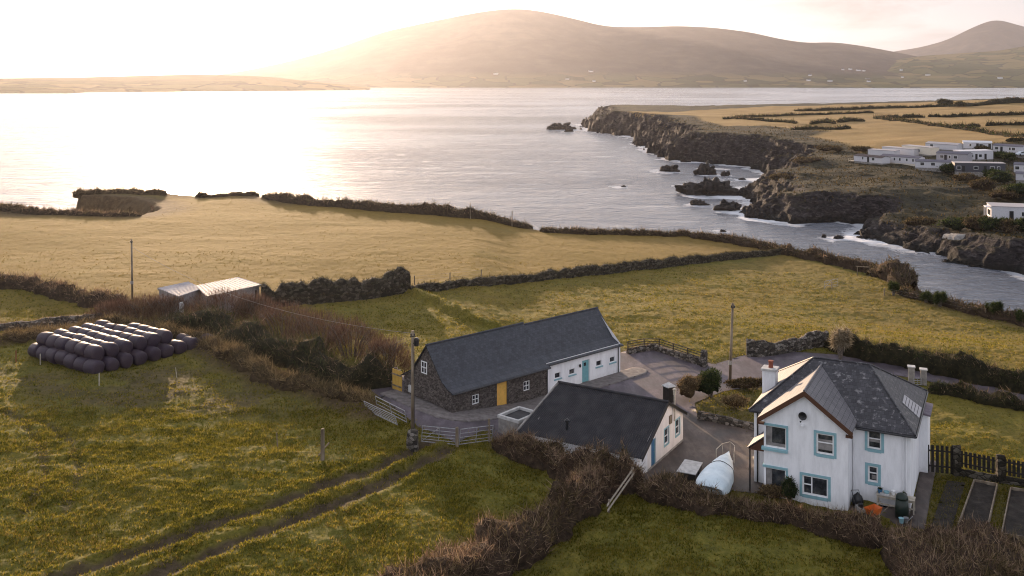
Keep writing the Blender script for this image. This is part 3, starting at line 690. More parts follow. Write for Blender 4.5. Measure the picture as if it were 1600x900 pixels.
def corrugated(p00, p10, p11, p01, pitch=.16, amp=.022, th=.03):
    """sheet from eave edge p00-p10 up to ridge edge p01-p11, ribs running up the slope"""
    p00, p10, p11, p01 = map(Vector, (p00, p10, p11, p01)); L = (p10 - p00).length; nn = int(L / pitch * 4)
    nrm = (p10 - p00).cross(p01 - p00).normalized(); nrm = nrm if nrm.z > 0 else -nrm
    V = []; 
    for i in range(nn + 1):
        t = i / nn; o = nrm * (math.sin(t * L / pitch * 2 * math.pi) * amp)
        V += [p00.lerp(p10, t) + o, p01.lerp(p11, t) + o, p00.lerp(p10, t) + o - nrm * th, p01.lerp(p11, t) + o - nrm * th]
    mb = MB(); mb.v = [tuple(v) for v in V]
    for i in range(nn):
        a = 4 * i; b = a + 4
        mb.f += [(a, b, b + 1, a + 1), (a + 3, b + 3, b + 2, a + 2), (a, a + 2, b + 2, b), (a + 1, b + 1, b + 3, a + 3)]
    mb.f += [(0, 1, 3, 2), (4 * nn, 4 * nn + 2, 4 * nn + 3, 4 * nn + 1)]; return mb
link('roof', corrugated((-1.35, -.18, 1.42), (-1.35, GL + 1.1, 1.42), (RX, GL + .1, 3.95), (RX, -.18, 3.95)), M['corr'], g)
link('roof', corrugated((GW + .3, -.18, 2.12), (GW + .3, GL + .1, 2.12), (RX, GL + .1, 3.95), (RX, -.18, 3.95)), M['corr'], g)
mb = MB(); mb.tube((RX, -.22, 3.98), (RX, GL + .14, 3.98), .11, n=8); link('ridge_cap', mb, M['corr'], g)
mb = MB(); mb.hexa([(-1.38, -.22, 1.22), (RX, -.22, 3.75), (RX, -.17, 3.75), (-1.38, -.17, 1.22)], [(-1.38, -.22, 1.48), (RX, -.22, 4.01), (RX, -.17, 4.01), (-1.38, -.17, 1.48)]); link('barge_board', mb, M['black'], g)
mb = MB(); mb.hexa([(RX + .05, -.22, 3.75), (GW + .32, -.22, 1.92), (GW + .32, -.17, 1.92), (RX + .05, -.17, 3.75)], [(RX + .05, -.22, 3.99), (GW + .32, -.22, 2.16), (GW + .32, -.17, 2.16), (RX + .05, -.17, 3.99)]); link('barge_board', mb, M['black'], g)
mb = MB(); mb.hexa([(-1.4, GL + 1.02, 1.3), (RX, GL + .06, 3.85), (RX, GL + .16, 3.85), (-1.4, GL + 1.14, 1.3)], [(-1.4, GL + 1.02, 1.5), (RX, GL + .06, 4.05), (RX, GL + .16, 4.05), (-1.4, GL + 1.14, 1.5)]); link('verge_flashing', mb, M['conc'], g)
door(g, P, E, NN, gd, M['blue'], handle=True, surround=M['aqua'])
window(g, P, E, NN, gw1, [], [(.5, 0, 1)], .06, .07, surround=M['aqua'], sw=.1)
window(g, P, E, NN, gw2, [], [(.5, 0, 1)], .06, .07, surround=M['aqua'], sw=.1)
a, z = FG.wp((0, -.15, 0), E, 1054, 640); mb = MB(); mb.tube((a, -.15, 2.2), (a, -.15, 4.15), .07); mb.tube((a, -.15, 4.15), (a, -.15, 4.5), .12); mb.lathe([(.13, 0), (.15, .06), (.05, .14)], (a, -.15, 4.5), 10); link('flue_pipe', mb, M['palewood'], g)
mb = MB(); mb.box(a - .75, a - .33, -.1, -.003, 2.15, 2.75); bevel(link('meter_box', mb, M['timber'], g), .02)
mb = MB(); mb.tube((-.3, 6.2, 1.9), (-.3, 6.2, 2.55), .1); mb.lathe([(.2, 0), (.2, .08), (.05, .2)], (-.3, 6.2, 2.55), 10); link('roof_vent', mb, M['black'], g)

# flat roofed annex
FA = Frame(-1.05, 75.15, 0, 50)
an = empty('flat_roof_store', FA.o, FA.a, 'small flat roofed concrete store with pale parapet beside black roof', 'store')
mb = MB(); mb.box(0, 2.5, -2.0, 0, -.3, 1.42); link('wall', mb, M['conc'], an)
mb = MB()
for k in ((-.06, 2.56, -.16, .06), (-.06, 2.56, -2.06, -1.86), (-.06, .14, -1.86, -.16), (2.36, 2.56, -1.86, -.16)): mb.box(*k, 1.42, 1.66)
bevel(link('parapet', mb, M['paleconc'], an), .015)
mb = MB(); mb.box(.14, 2.36, -1.86, -.16, 1.423, 1.46); link('roof', mb, M['corr'], an)

# ================================================================== farmhouse
FH = Frame(21.38, 61.93, 0, -27)
h = empty('farmhouse', FH.o, FH.a, 'white two storey farmhouse with front gable, aqua window surrounds and dark hipped roof', 'house')
FB, AR, AL, BB = 1.96, 3.54, -6.4, 11.4; GA = -5.3
W2 = rect_px(FH, P, E, 1275, 678, 1302, 712); W4 = rect_px(FH, P, E, 1254, 741, 1294, 775)
W2 = [W2[0], W2[1], 3.35, 4.85]; 
def fit(fr, P, u, x0, x1, yt, yb):
    a, zt = fr.wp(P, u, x0, yt); b, _ = fr.wp(P, u, x1, yt); _, zb = fr.wp(P, u, x0, yb); return [a, b, zb, zt]
W2 = fit(FH, P, E, 1275.5, 1303, 676, 708); W4 = fit(FH, P, E, 1253.5, 1294, 741.5, 771.5)
PWG = (0, FB, 0)
W5 = fit(FH, PWG, E, 1355.5, 1377, 669, 700); W6 = fit(FH, PWG, E, 1356, 1372, 727, 752)
W1 = fit(FH, P, E, 1196, 1228.5, 663.5, 697); W3 = fit(FH, P, E, 1196, 1228, 729, 765)
W1[0] = GA + .0; W3[0] = GA + .0
print('house windows', W1, W2, W3, W4, W5, W6)
mb = MB(); c1 = [GA + .14, W1[1], W1[2], W1[3]]; c3 = [GA + .14, W3[1], W3[2], W3[3]]
wall(mb, P, E, NN, 0, -.5, 5.05, [W2, W4, [GA, W1[1], W1[2], W1[3]], [GA, W3[1], W3[2], W3[3]]], u0=GA)
mb.poly([(GA, 0, 5.05), (0, 0, 5.05), (0, 0, 5.1), (-2.65, 0, 7.1), (GA, 0, 5.1)])
wall(mb, (0, 0, 0), NN, (-1, 0, 0), FB, -.5, 5.05)
wall(mb, (GA, 0, 0), NN, E, FB, -.5, 5.05, [[0, 1.1, W1[2], W1[3]], [0, 1.1, W3[2], W3[3]]])
wall(mb, PWG, E, NN, AR, -.5, 4.9, [W5, W6]); wall(mb, (0, FB, 0), E, NN, GA, -.5, 4.9, u0=AL)
wall(mb, (AR, FB, 0), NN, (-1, 0, 0), BB - FB, -.5, 4.9); wall(mb, (AL, FB, 0), NN, E, BB - FB, -.5, 4.9); wall(mb, (0, BB, 0), E, (0, -1, 0), AR, -.5, 4.9, u0=AL)
# inner floors so that the corner windows do not look through to the sky
mb.box(GA + .05, -.05, .16, FB + 2, 2.5, 2.6); mb.box(GA + 1.5, -.05, .9, .95, -.4, 2.48)
link('wall', mb, M['white'], h)
window(h, P, E, NN, W2, [], [(.55, 0, 1)], .08, .1, surround=M['aqua'], sw=.16, curtain=[(0, 1, .14, .5), (0, 1, .60, .74)])
window(h, P, E, NN, W4, [(.36, 0, 1)], [(.52, 0, .36)], .08, .1, surround=M['aqua'], sw=.16)
window(h, PWG, E, NN, W5, [], [(.5, 0, 1)], .08, .09, surround=M['aqua'], sw=.17, curtain=[(.02, .98, .30, .46)])
window(h, PWG, E, NN, W6, [], [(.55, 0, 1)], .08, .1, surround=M['aqua'], sw=.17, curtain=[(.3, .95, .08, .4)])
for Wc, nm in ((W1, 'corner_window'), (W3, 'corner_window')):
    fr = MB(); a, b, z0, z1 = Wc
    for (x0, x1, y0, y1, q0, q1) in ((a + .02, a + .12, .02, .12, z0, z1), (b - .07, b, .06, .12, z0, z1), (a + .02, a + .09, 1.03, 1.1, z0, z1), (a + .12, b - .07, .06, .12, z0, z0 + .08), (a + .12, b - .07, .06, .12, z1 - .08, z1), (a + .05, a + .11, .12, 1.03, z0, z0 + .08), (a + .05, a + .11, .12, 1.03, z1 - .08, z1)):
        fr.box(x0, x1, y0, y1, q0, q1)
    cw = link(nm, fr, M['upvc'], h)
    gl = MB(); gl.poly([(a + .1, .09, z0 + .05), (b - .05, .09, z0 + .05), (b - .05, .09, z1 - .05), (a + .1, .09, z1 - .05)]); gl.poly([(a + .08, .1, z0 + .05), (a + .08, 1.05, z0 + .05), (a + .08, 1.05, z1 - .05), (a + .08, .1, z1 - .05)]); link('pane', gl, M['glass'], cw)
    cm = MB(); q_ = (b - a)
    for i in range(6): cm.box(a + .13 + q_ * .045 * i, a + .13 + q_ * .045 * (i + 1), .072 + .006 * (i % 2), .085, z0 + .1, z1 - .1)
    cm.box(a + .13, b - .08, .07, .086, z0 + .09, z0 + .09 + (z1 - z0) * .14); link('curtain', cm, M['curtain'], cw)
    sl_ = MB(); sl_.hexa([(a - .14, -.14, z0 - .22), (b + .1, -.14, z0 - .22), (b + .1, .04, z0 - .22), (a - .14, .04, z0 - .22)], [(a - .14, -.14, z0 - .08), (b + .1, -.14, z0 - .08), (b + .1, .04, z0), (a - .14, .04, z0)])
    sl_.hexa([(a - .14, .045, z0 - .22), (a + .03, .045, z0 - .22), (a + .03, 1.2, z0 - .22), (a - .14, 1.2, z0 - .22)], [(a - .14, .045, z0 - .08), (a + .03, .045, z0), (a + .03, 1.2, z0), (a - .14, 1.2, z0 - .08)]); link('sill', sl_, M['aqua'], cw)
    hd = MB(); hd.box(a - .08, b + .12, -.07, .03, z1, z1 + .14); hd.box(b, b + .13, -.022, .03, z0, z1); hd.box(a - .08, a + .03, .032, 1.2, z1, z1 + .14); link('surround', hd, M['aqua'], cw)
# gable roof
AP, EV = 7.42, 5.22; ax = -2.65; GB = 7.0
def th(mbx, pts, d=.12): mbx.slab(pts, (0, 0, -d))
mb = MB(); th(mb, [(ax - 3.0, -.3, EV), (ax, -.3, AP), (ax, GB, AP), (ax - 3.0, 3.4, EV)]); gl_ = link('gable_roof', mb, M['tile'], h)
mb = MB(); th(mb, [(ax, -.3, AP), (ax + 2.95, -.3, EV), (ax + 2.95, 1.9, EV), (ax, GB, AP)]); link('gable_roof', mb, M['tile'], h)
mb = MB(); mb.tube((ax, -.33, AP + .01), (ax, GB, AP + .01), .08, n=8); link('ridge_tiles', mb, M['tile'], gl_)
mb = MB()
for sx, e in ((-3.02, -1), (2.97, 1)):
    mb.hexa([(ax, -.34, AP - .36), (ax + sx, -.34, EV - .36), (ax + sx, -.305, EV - .36), (ax, -.305, AP - .36)], [(ax, -.34, AP - .02), (ax + sx, -.34, EV - .02), (ax + sx, -.305, EV - .02), (ax, -.305, AP - .02)])
    mb.box(*sorted((ax + sx, ax + sx - e * .42)), -.303, -.01, EV - .42, EV - .30)
    mb.hexa([(ax, -.30, AP - .2), (ax + sx, -.30, EV - .2), (ax + sx, -.01, EV - .2), (ax, -.01, AP - .2)], [(ax, -.30, AP - .125), (ax + sx, -.30, EV - .125), (ax + sx, -.01, EV - .125), (ax, -.01, AP - .125)])
link('barge_board', mb, M['brownfascia'], h)
# main hipped roof
RZ, EZ, RB = 7.72, 4.95, 6.65; rl, rr = -3.25, .5; o = .3
A_, B_, C_, D_ = (AL - o, FB - o, EZ), (AR + o, FB - o, EZ), (AR + o, BB + o, EZ), (AL - o, BB + o, EZ); RLp, RRp = (rl, RB, RZ), (rr, RB, RZ)
mb = MB(); th(mb, [A_, B_, RRp, RLp]); rf_ = link('main_roof', mb, M['oldslate'], h)
mb = MB(); th(mb, [B_, C_, RRp]); link('main_roof', mb, M['oldslate_side'], h)
mb = MB(); th(mb, [D_, A_, RLp]); link('main_roof', mb, M['tile'], h)
mb = MB(); th(mb, [C_, D_, RLp, RRp]); link('main_roof', mb, M['oldslate'], h)
mb = MB()
for p, q in ((A_, RLp), (B_, RRp), (C_, RRp), (D_, RLp), (RLp, RRp)): mb.tube(Vector(p) + Z_UP * .01, Vector(q) + Z_UP * .01, .07, n=8)
link('ridge_tiles', mb, M['oldslate'], rf_)
mb = MB()   # pale panels on the right hip
nrm = (Vector(C_) - Vector(B_)).cross(Vector(RRp) - Vector(B_)).normalized(); nrm = nrm if nrm.z > 0 else -nrm
def on_plane(fr, P0, nr, px, py):
    o_ = fr.m.inverted() @ (Vector((0, 0, CAM_Z)) - fr.o); d_ = fr.m.inverted() @ Vector(((px - 800) / F_PX, 1, -(py - 125) / F_PX))
    return o_ + d_ * ((Vector(P0) - o_).dot(nr) / d_.dot(nr))
k4 = [on_plane(FH, B_, nrm, *q) for q in ((1412, 617), (1440, 638), (1436, 654), (1409, 629))]
for i in range(6):
    t0, t1 = i / 6 + .015, (i + 1) / 6 - .015
    pts = [k4[0].lerp(k4[1], t0), k4[0].lerp(k4[1], t1), k4[3].lerp(k4[2], t1), k4[3].lerp(k4[2], t0)]
    mb.slab([p + nrm * .015 for p in pts], nrm * .03)
link('roof_panel', mb, surf('pale_roof_panel', [(.2, .19, .2), (.26, .25, .27), (.32, .31, .33)], 3, .3, .05), h)
# chimney
cx_ = AR + o - 9.95; mb = MB(); mb.box(cx_ - .46, cx_ + .46, 5.2, 6.1, 4.6, 6.75); ch = link('chimney', mb, M['white'], h)
mb = MB(); mb.box(cx_ - .54, cx_ + .54, 5.12, 6.18, 6.75, 6.9); link('chimney_cap', mb, M['paleconc'], ch)
mb = MB(); mb.lathe([(.17, 0), (.15, .35), (.19, .4), (.19, .5), (.12, .5)], (cx_ + .05, 5.65, 6.9), 12); link('chimney_pot', mb, M['pot'], ch)
# dish, lamp, pipes
def dish_at(px, py):
    a, z = FH.wp((0, -.2, 0), E, px, py); mb = MB(); nn_ = 16; vs = [(a, -.22, z)]; fs = []
    for r_, d_ in ((.14, .02), (.27, .09)):
        for i in range(nn_): t = 2 * math.pi * i / nn_; vs.append((a + r_ * math.cos(t), -.22 - d_, z + r_ * math.sin(t)))
    fs += [(0, 1 + i, 1 + (i + 1) % nn_) for i in range(nn_)] + [(1 + i, 1 + nn_ + i, 1 + nn_ + (i + 1) % nn_, 1 + (i + 1) % nn_) for i in range(nn_)]
    mb.add(vs, fs); mb.tube((a, -.22, z), (a, 0, z - .12), .025); mb.tube((a, -.22, z - .25), (a - .08, -.6, z - .3), .015); mb.lathe([(.05, 0), (.05, .08)], (a - .08, -.6, z - .32), 8)
    return mb
d_ = link('satellite_dish', dish_at(1254.5, 649.5), M['black'], h)
a, z = FH.wp(P, E, 1254.5, 664.5); mb = MB(); mb.lathe([(.12, -.06), (.12, .02), (.06, .12)], (a, -.13, z), 12); mb.box(a - .03, a + .03, -.1, 0, z - .02, z + .04); link('wall_lamp', mb, M['upvc'], h)
for (x, y) in ((.1, FB - .07), (3.1, FB - .07), (3.3, FB - .07)):
    mb = MB(); mb.tube((x, y, 0), (x, y, 4.75), .045); link('downpipe', mb, M['white'], h)
mb = MB(); mb.tube((AL + .25, FB - .08, -.2), (AL + .25, FB - .08, 4.8), .05); link('downpipe', mb, M['black'], h)
mb = MB(); mb.tube((0.3, FB - .36, 4.84), (AR + .34, FB - .36, 4.84), .06); mb.tube((AR + .36, FB - .3, 4.84), (AR + .36, BB + .3, 4.84), .06); link('gutter', mb, M['black'], h)
# pitched canopy in the corner left of the gable
mb = MB(); mb.hexa([(AL + .05, .15, 2.86), (GA - .004, .15, 2.86), (GA - .004, FB - .01, 2.86), (AL + .05, FB - .01, 2.86)], [(AL + .05, .15, 2.95), (GA - .004, .15, 2.95), (GA - .004, FB - .01, 2.95), (AL + .05, FB - .01, 2.95)]); mb.poly([(AL + .1, .16, 2.95), (GA - .004, .16, 2.95), (GA - .004, .16, 3.8)]); link('canopy_soffit', mb, M['brownfascia'], h)
mb = MB(); mb.slab([(AL - .03, .02, 2.93), (GA - .003, .02, 3.86), (GA - .003, FB - .005, 3.86), (AL - .03, FB - .005, 2.93)], (0, 0, .07)); link('canopy_roof', mb, M['tile'], h)
mb = MB(); mb.tube((AL + .12, .25, -.2), (AL + .12, .25, 2.86), .055); link('canopy_post', mb, M['black'], h)
# small side extension at the right rear with a mauve felt roof
mb = MB(); mb.box(AR + .002, AR + .55, BB - 2.6, BB - .2, -.5, 4.05); link('side_extension', mb, M['white'], h)
mb = MB(); mb.hexa([(AR + .004, BB - 2.8, 4.16), (AR + .75, BB - 2.8, 4.06), (AR + .75, BB - .1, 4.06), (AR + .004, BB - .1, 4.16)], [(AR + .004, BB - 2.8, 4.28), (AR + .75, BB - 2.8, 4.18), (AR + .75, BB - .1, 4.18), (AR + .004, BB - .1, 4.28)]); link('extension_roof', mb, surf('mauve_felt', [(.12, .10, .12), (.17, .14, .17), (.22, .19, .21)], 3, .7), h)
# ------------------------------------------------------------------ sheets laid on the ground
def sheet(name, poly, dz, mat, label, cat, res=.3, skirt=.0, hf=base_h):
    px = [p[0] for p in poly]; py = [p[1] for p in poly]
    xs = np.arange(min(px) - res, max(px) + 2 * res, res); ys = np.arange(min(py) - res, max(py) + 2 * res, res)
    XX, YY = np.meshgrid(xs, ys); sd = sdf(XX, YY, poly); e = .02
    gx_ = (sdf(XX + e, YY, poly) - sd) / e; gy_ = (sdf(XX, YY + e, poly) - sd) / e
    near = (np.abs(sd) < res * .75)
    XX = np.where(near, XX - gx_ * sd, XX); YY = np.where(near, YY - gy_ * sd, YY); sd = np.where(near, 0, sd)
    F = grid_faces(len(ys), len(xs)); s4 = sd.ravel()[F]; F = F[(s4 >= -1e-3).all(1)]
    V = np.stack([XX, YY, hf(XX, YY) + dz], 2).reshape(-1, 3)
    us = np.unique(F); mp_ = np.full(len(V), -1); mp_[us] = np.arange(len(us)); V = V[us]; F = mp_[F]
    fs = [F]
    if skirt:
        ed = np.concatenate([F[:, [0, 1]], F[:, [1, 2]], F[:, [2, 3]], F[:, [3, 0]]]); key = np.sort(ed, 1)
        _, inv, cnt = np.unique(key, axis=0, return_inverse=True, return_counts=True); be = ed[cnt[inv.ravel()] == 1]
        V2 = V.copy(); V2[:, 2] -= skirt; fs.append(np.stack([be[:, 1], be[:, 0], be[:, 0] + len(V), be[:, 1] + len(V)], 1)); V = np.concatenate([V, V2])
    return tag(link(name, mesh_np(name, V, fs), mat, smooth=False), label, cat, kind='structure')
def tarmac(name, a, b, c, wet=.55):
    m, nt, out = newmat(name); n = N(nt); p = n.pos()
    f = n.noise(.35, 6, p, .6); f2 = n.noise(14, 3, p); st = n.noise(.9, 6, n.pos((1.2, .35, 1)), .7)
    col = n.ramp(n.math('ADD', n.math('MULTIPLY', f, .6), n.math('MULTIPLY', st, .4)), [(.38, tuple(v * .7 for v in a)), (.5, b), (.62, tuple(v * 1.2 for v in c))])
    col = n.mix(.35, col, n.ramp(f2, [(.3, (.6, .6, .6)), (.7, (1.4, 1.4, 1.4))]), 'MULTIPLY')
    bb = n.n('BsdfPrincipled'); n.l(col, bb.inputs['Base Color']); n.l(n.ramp(f, [(.35, wet), (.6, .85)]), bb.inputs['Roughness']); bb.inputs['Specular IOR Level'].default_value = .3
    n.l(n.bump(f2, .3, .01), bb.inputs['Normal']); n.l(bb.outputs[0], out.inputs[0]); return m
M['tarmac'] = tarmac('old_tarmac', (.050, .040, .048), (.076, .062, .073), (.112, .094, .107))
M['gravel'] = tarmac('dirty_gravel', (.040, .031, .027), (.070, .054, .047), (.115, .094, .082))
sheet('road', YARD_POLY, .03, M['tarmac'], 'mauve grey tarmac lane and turning area between the buildings', 'road', .35)
YARD2 = g2([(1063,640),(1090,652),(1178,668),(1180,700),(1192,772),(1005,755),(1004,742)])
sheet('yard', YARD2, .036, M['gravel'], 'brown gravel yard between outbuilding and farmhouse', 'yard', .3)
loc = lambda fr, pts: [tuple((fr.o + fr.m @ Vector((x, y, 0)))[:2]) for x, y in pts]
PAVE = loc(FC, [(-1.7, 7.5), (-1.8, 2), (-1.6, -.2), (-1.0, -1.2), (.2, -1.9), (3, -2.2), (9, -1.75), (16, -1.7), (LT + 1.3, -1.8), (LT + 2.2, -1.3), (LT + 2.4, -.4), (LT + 1.8, .25), (LT + .6, .3), (0, .3), (0, 7.5)])
sheet('pavement', PAVE, .12, M['pave'], 'raised concrete pavement round the long cottage', 'pavement', .16, .14)
PATH = loc(FH, [(AR + .05, -.6), (AR + 1.0, -.6), (AR + 1.0, BB), (AR + .05, BB)])
sheet('path', PATH, .07, M['gravel'], 'grey concrete path beside the farmhouse wall', 'path', .3, .1)
PATIO = loc(FH, [(.0, 1.9), (.0, .2), (AR, -.6), (AR + .03, 1.9)])
sheet('patio', PATIO, .055, M['gravel'], 'dark patio in the corner of the farmhouse', 'patio', .25, .08)

# ------------------------------------------------------------------ foliage builders
def tri_twigs(B, D, L, W, curl=0.0, r=rng):
    n_ = len(B); rv = r.normal(size=(n_, 3)); sd = np.cross(D, rv); sd /= np.linalg.norm(sd, axis=1)[:, None] + 1e-9
    V = np.empty((n_, 3, 3)); V[:, 0] = B - sd * W[:, None] / 2; V[:, 1] = B + sd * W[:, None] / 2; V[:, 2] = B + D * L[:, None]
    return V.reshape(-1, 3), np.arange(n_ * 3).reshape(-1, 3)
def two_mat(name, parts, mats):
    """parts: list of (V, F) -> one mesh with a material per part"""
    Vs, Fs, mi, o = [], [], [], 0
    for k, (V, F) in enumerate(parts):
        if len(F) == 0: continue
        Vs.append(V); Fs.append(np.asarray(F) + o); mi.append(np.full(len(F), k)); o += len(V)
    me = mesh_np(name, np.concatenate(Vs), Fs)
    for m_ in mats: me.materials.append(m_)
    if len(me.polygons) == sum(map(len, mi)): me.polygons.foreach_set('material_index', np.concatenate(mi).astype(np.int32))
    return me
M['bramble'] = leafmat('bramble_twigs', [(.042, .028, .022), (.11, .070, .050), (.21, .138, .095), (.38, .27, .18)], .38, .5)
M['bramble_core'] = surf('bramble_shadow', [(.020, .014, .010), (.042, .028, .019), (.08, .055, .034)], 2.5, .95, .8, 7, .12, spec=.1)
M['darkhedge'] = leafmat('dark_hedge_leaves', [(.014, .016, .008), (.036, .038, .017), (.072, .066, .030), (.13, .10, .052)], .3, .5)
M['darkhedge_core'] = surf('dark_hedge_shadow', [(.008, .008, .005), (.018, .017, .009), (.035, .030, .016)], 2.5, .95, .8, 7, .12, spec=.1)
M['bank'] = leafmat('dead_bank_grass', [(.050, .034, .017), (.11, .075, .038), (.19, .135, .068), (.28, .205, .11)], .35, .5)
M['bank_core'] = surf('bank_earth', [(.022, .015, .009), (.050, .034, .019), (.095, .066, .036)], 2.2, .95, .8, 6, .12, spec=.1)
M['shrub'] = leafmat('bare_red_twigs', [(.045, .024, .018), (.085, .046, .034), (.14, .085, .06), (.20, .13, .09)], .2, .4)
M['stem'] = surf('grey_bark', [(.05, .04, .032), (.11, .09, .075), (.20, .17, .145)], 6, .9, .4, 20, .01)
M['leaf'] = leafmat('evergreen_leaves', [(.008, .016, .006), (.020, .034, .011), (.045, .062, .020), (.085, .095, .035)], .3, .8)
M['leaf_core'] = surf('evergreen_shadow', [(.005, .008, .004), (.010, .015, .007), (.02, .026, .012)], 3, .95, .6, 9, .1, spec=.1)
M['gorse'] = leafmat('brown_green_scrub', [(.020, .018, .009), (.050, .040, .020), (.10, .076, .040), (.17, .125, .068)], .25, .4)
M['palm'] = leafmat('pale_dead_palm_leaves', [(.10, .075, .045), (.20, .155, .10), (.32, .26, .175), (.42, .36, .26)], .35, .8)
M['stonewall'] = M['drystone']

ALT = {'bramble': 'gorse', 'darkhedge': 'leaf', 'bank': 'gorse', 'gorse': 'darkhedge'}; TOP = {'bramble': 'bank', 'darkhedge': 'bramble', 'bank': 'dryb', 'gorse': 'bramble'}
M['dryb'] = leafmat('straw_blades', [(.14, .10, .05), (.22, .16, .08), (.32, .24, .13)], .4, .4)
def resample(pts, step):
    p = np.array(pts, float); d = np.r_[0, np.cumsum(np.hypot(*np.diff(p, axis=0).T))]; k = max(2, int(d[-1] / step) + 1)
    s = np.linspace(0, d[-1], k); return np.stack([np.interp(s, d, p[:, 0]), np.interp(s, d, p[:, 1])], 1), s
def hedge(name, label, cat, pts, w_, h_, kind='bramble', npm=160, twig=(.25, .7), up=.5, seed=0, hf=base_h, group=None, rough=.35, wob=.35, tw=.035, taper=True, sink=.15):
    r = np.random.default_rng(seed + 100); P_, s = resample(pts, max(.22, float(np.mean(w_)) * .16)); n_ = len(P_)
    t = np.gradient(P_, axis=0); t /= np.linalg.norm(t, axis=1)[:, None] + 1e-9; sd = np.stack([-t[:, 1], t[:, 0]], 1)
    hv = np.interp(s / s[-1], np.linspace(0, 1, len(np.atleast_1d(h_))), np.atleast_1d(h_)) if np.size(h_) > 1 else np.full(n_, float(np.atleast_1d(h_)[0]))
    wv = np.interp(s / s[-1], np.linspace(0, 1, len(np.atleast_1d(w_))), np.atleast_1d(w_)) if np.size(w_) > 1 else np.full(n_, float(np.atleast_1d(w_)[0]))
    sz = float(np.mean(wv)); hv = hv * np.clip(1 + 1.5 * rough * fbm(s / (1.1 * sz), s * 0 + seed * 3.1, 4, seed), .3, 1.9); wv = wv * (1 + 1.1 * rough * fbm(s / sz, s * 0 + seed * 5.7, 2, seed + 1))
    if taper: tp = np.minimum(1, .45 + np.minimum(s, s[-1] - s) / (.8 * sz)); hv = hv * tp; wv = wv * tp
    P_ = P_ + sd * (fbm(s / (2 * sz), s * 0 + 9, 2, seed + 2) * wob * sz)[:, None]
    K = 11; th_ = np.linspace(-.12, 1.12, K) * math.pi
    def surfp(si, th, k=1.0):
        i = np.clip(si, 0, n_ - 1.001); a = i.astype(int); f = (i - a)[..., None]
        c = P_[a] * (1 - f) + P_[a + 1] * f; d = sd[a]; W = wv[a] * (1 - f[..., 0]) + wv[a + 1] * f[..., 0]; H = hv[a] * (1 - f[..., 0]) + hv[a + 1] * f[..., 0]
        q = k * (1 + .55 * fbm(si * .42 + seed, th * 2.6, 4, seed + 4))
        cx = np.sign(np.cos(th)) * np.abs(np.cos(th)) ** .8
        xy = c + d * (cx * W / 2 * q)[..., None]; z = hf(c[..., 0], c[..., 1]) - sink + (H + sink) * np.abs(np.sin(th)) ** .75 * np.sign(np.sin(th)) * q
        return np.concatenate([xy, z[..., None]], -1)
    II, TT = np.meshgrid(np.arange(n_), th_, indexing='ij'); V = surfp(II.astype(float), TT, .93).reshape(-1, 3); F = grid_faces(n_, K)
    nt_ = int(npm * s[-1]); si = r.uniform(0, n_ - 1, nt_); th = np.arccos(r.uniform(-.98, .98, nt_))
    B = surfp(si, th, r.uniform(.75, 1.0, nt_)); a = np.clip(si.astype(int), 0, n_ - 2)
    out_ = np.concatenate([sd[a] * np.cos(th)[:, None], np.sin(th)[:, None]], 1)
    D_ = out_ * .45 + r.normal(size=(nt_, 3)) * .75 + np.array([0, 0, up * .75]); D_ /= np.linalg.norm(D_, axis=1)[:, None]
    L = r.uniform(twig[0], twig[1], nt_) * r.choice([1, 1, 1, 1.8], nt_); V2, F2 = tri_twigs(B, D_, L, np.full(nt_, tw) * r.uniform(.6, 1.8, nt_), r=r)
    pick = r.random(nt_); cl_ = fbm(B[:, 0] / 2.5, B[:, 1] / 2.5, 3, seed + 9); alt = (pick < np.clip(.22 + cl_ * .9, .02, .8)); top = (~alt) & (pick > .80) & (np.sin(th) > .55)
    sel = lambda m_: F2[m_]
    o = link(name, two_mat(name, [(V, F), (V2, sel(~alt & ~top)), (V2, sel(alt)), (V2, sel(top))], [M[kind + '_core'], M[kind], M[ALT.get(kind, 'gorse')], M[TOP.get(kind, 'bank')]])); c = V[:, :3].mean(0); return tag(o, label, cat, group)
def stems_mb(c, spread, height, n_, r, th=.06):
    mb = MB(); tips = []
    for i in range(n_):
        a = r.uniform(0, 2 * math.pi); q = r.uniform(.2, 1) ** .6; p = Vector(c) + Vector((math.cos(a), math.sin(a), 0)) * spread * .25 * q
        tip = Vector(c) + Vector((math.cos(a) * spread * q * .8, math.sin(a) * spread * q * .8, height * r.uniform(.6, .9))); mid = p.lerp(tip, .5) + Vector((0, 0, height * .12))
        mb.tube(p - Vector((0, 0, .2)), mid, th, th * .7, 5, False); mb.tube(mid, tip, th * .7, th * .3, 5, False); tips += [mid, tip]
        for k in range(2):
            b = mid.lerp(tip, r.uniform(.1, .8)); e = b + Vector((r.normal() * spread * .25, r.normal() * spread * .25, height * .25)); mb.tube(b, e, th * .4, th * .15, 4, False); tips.append(e)
    return mb, tips
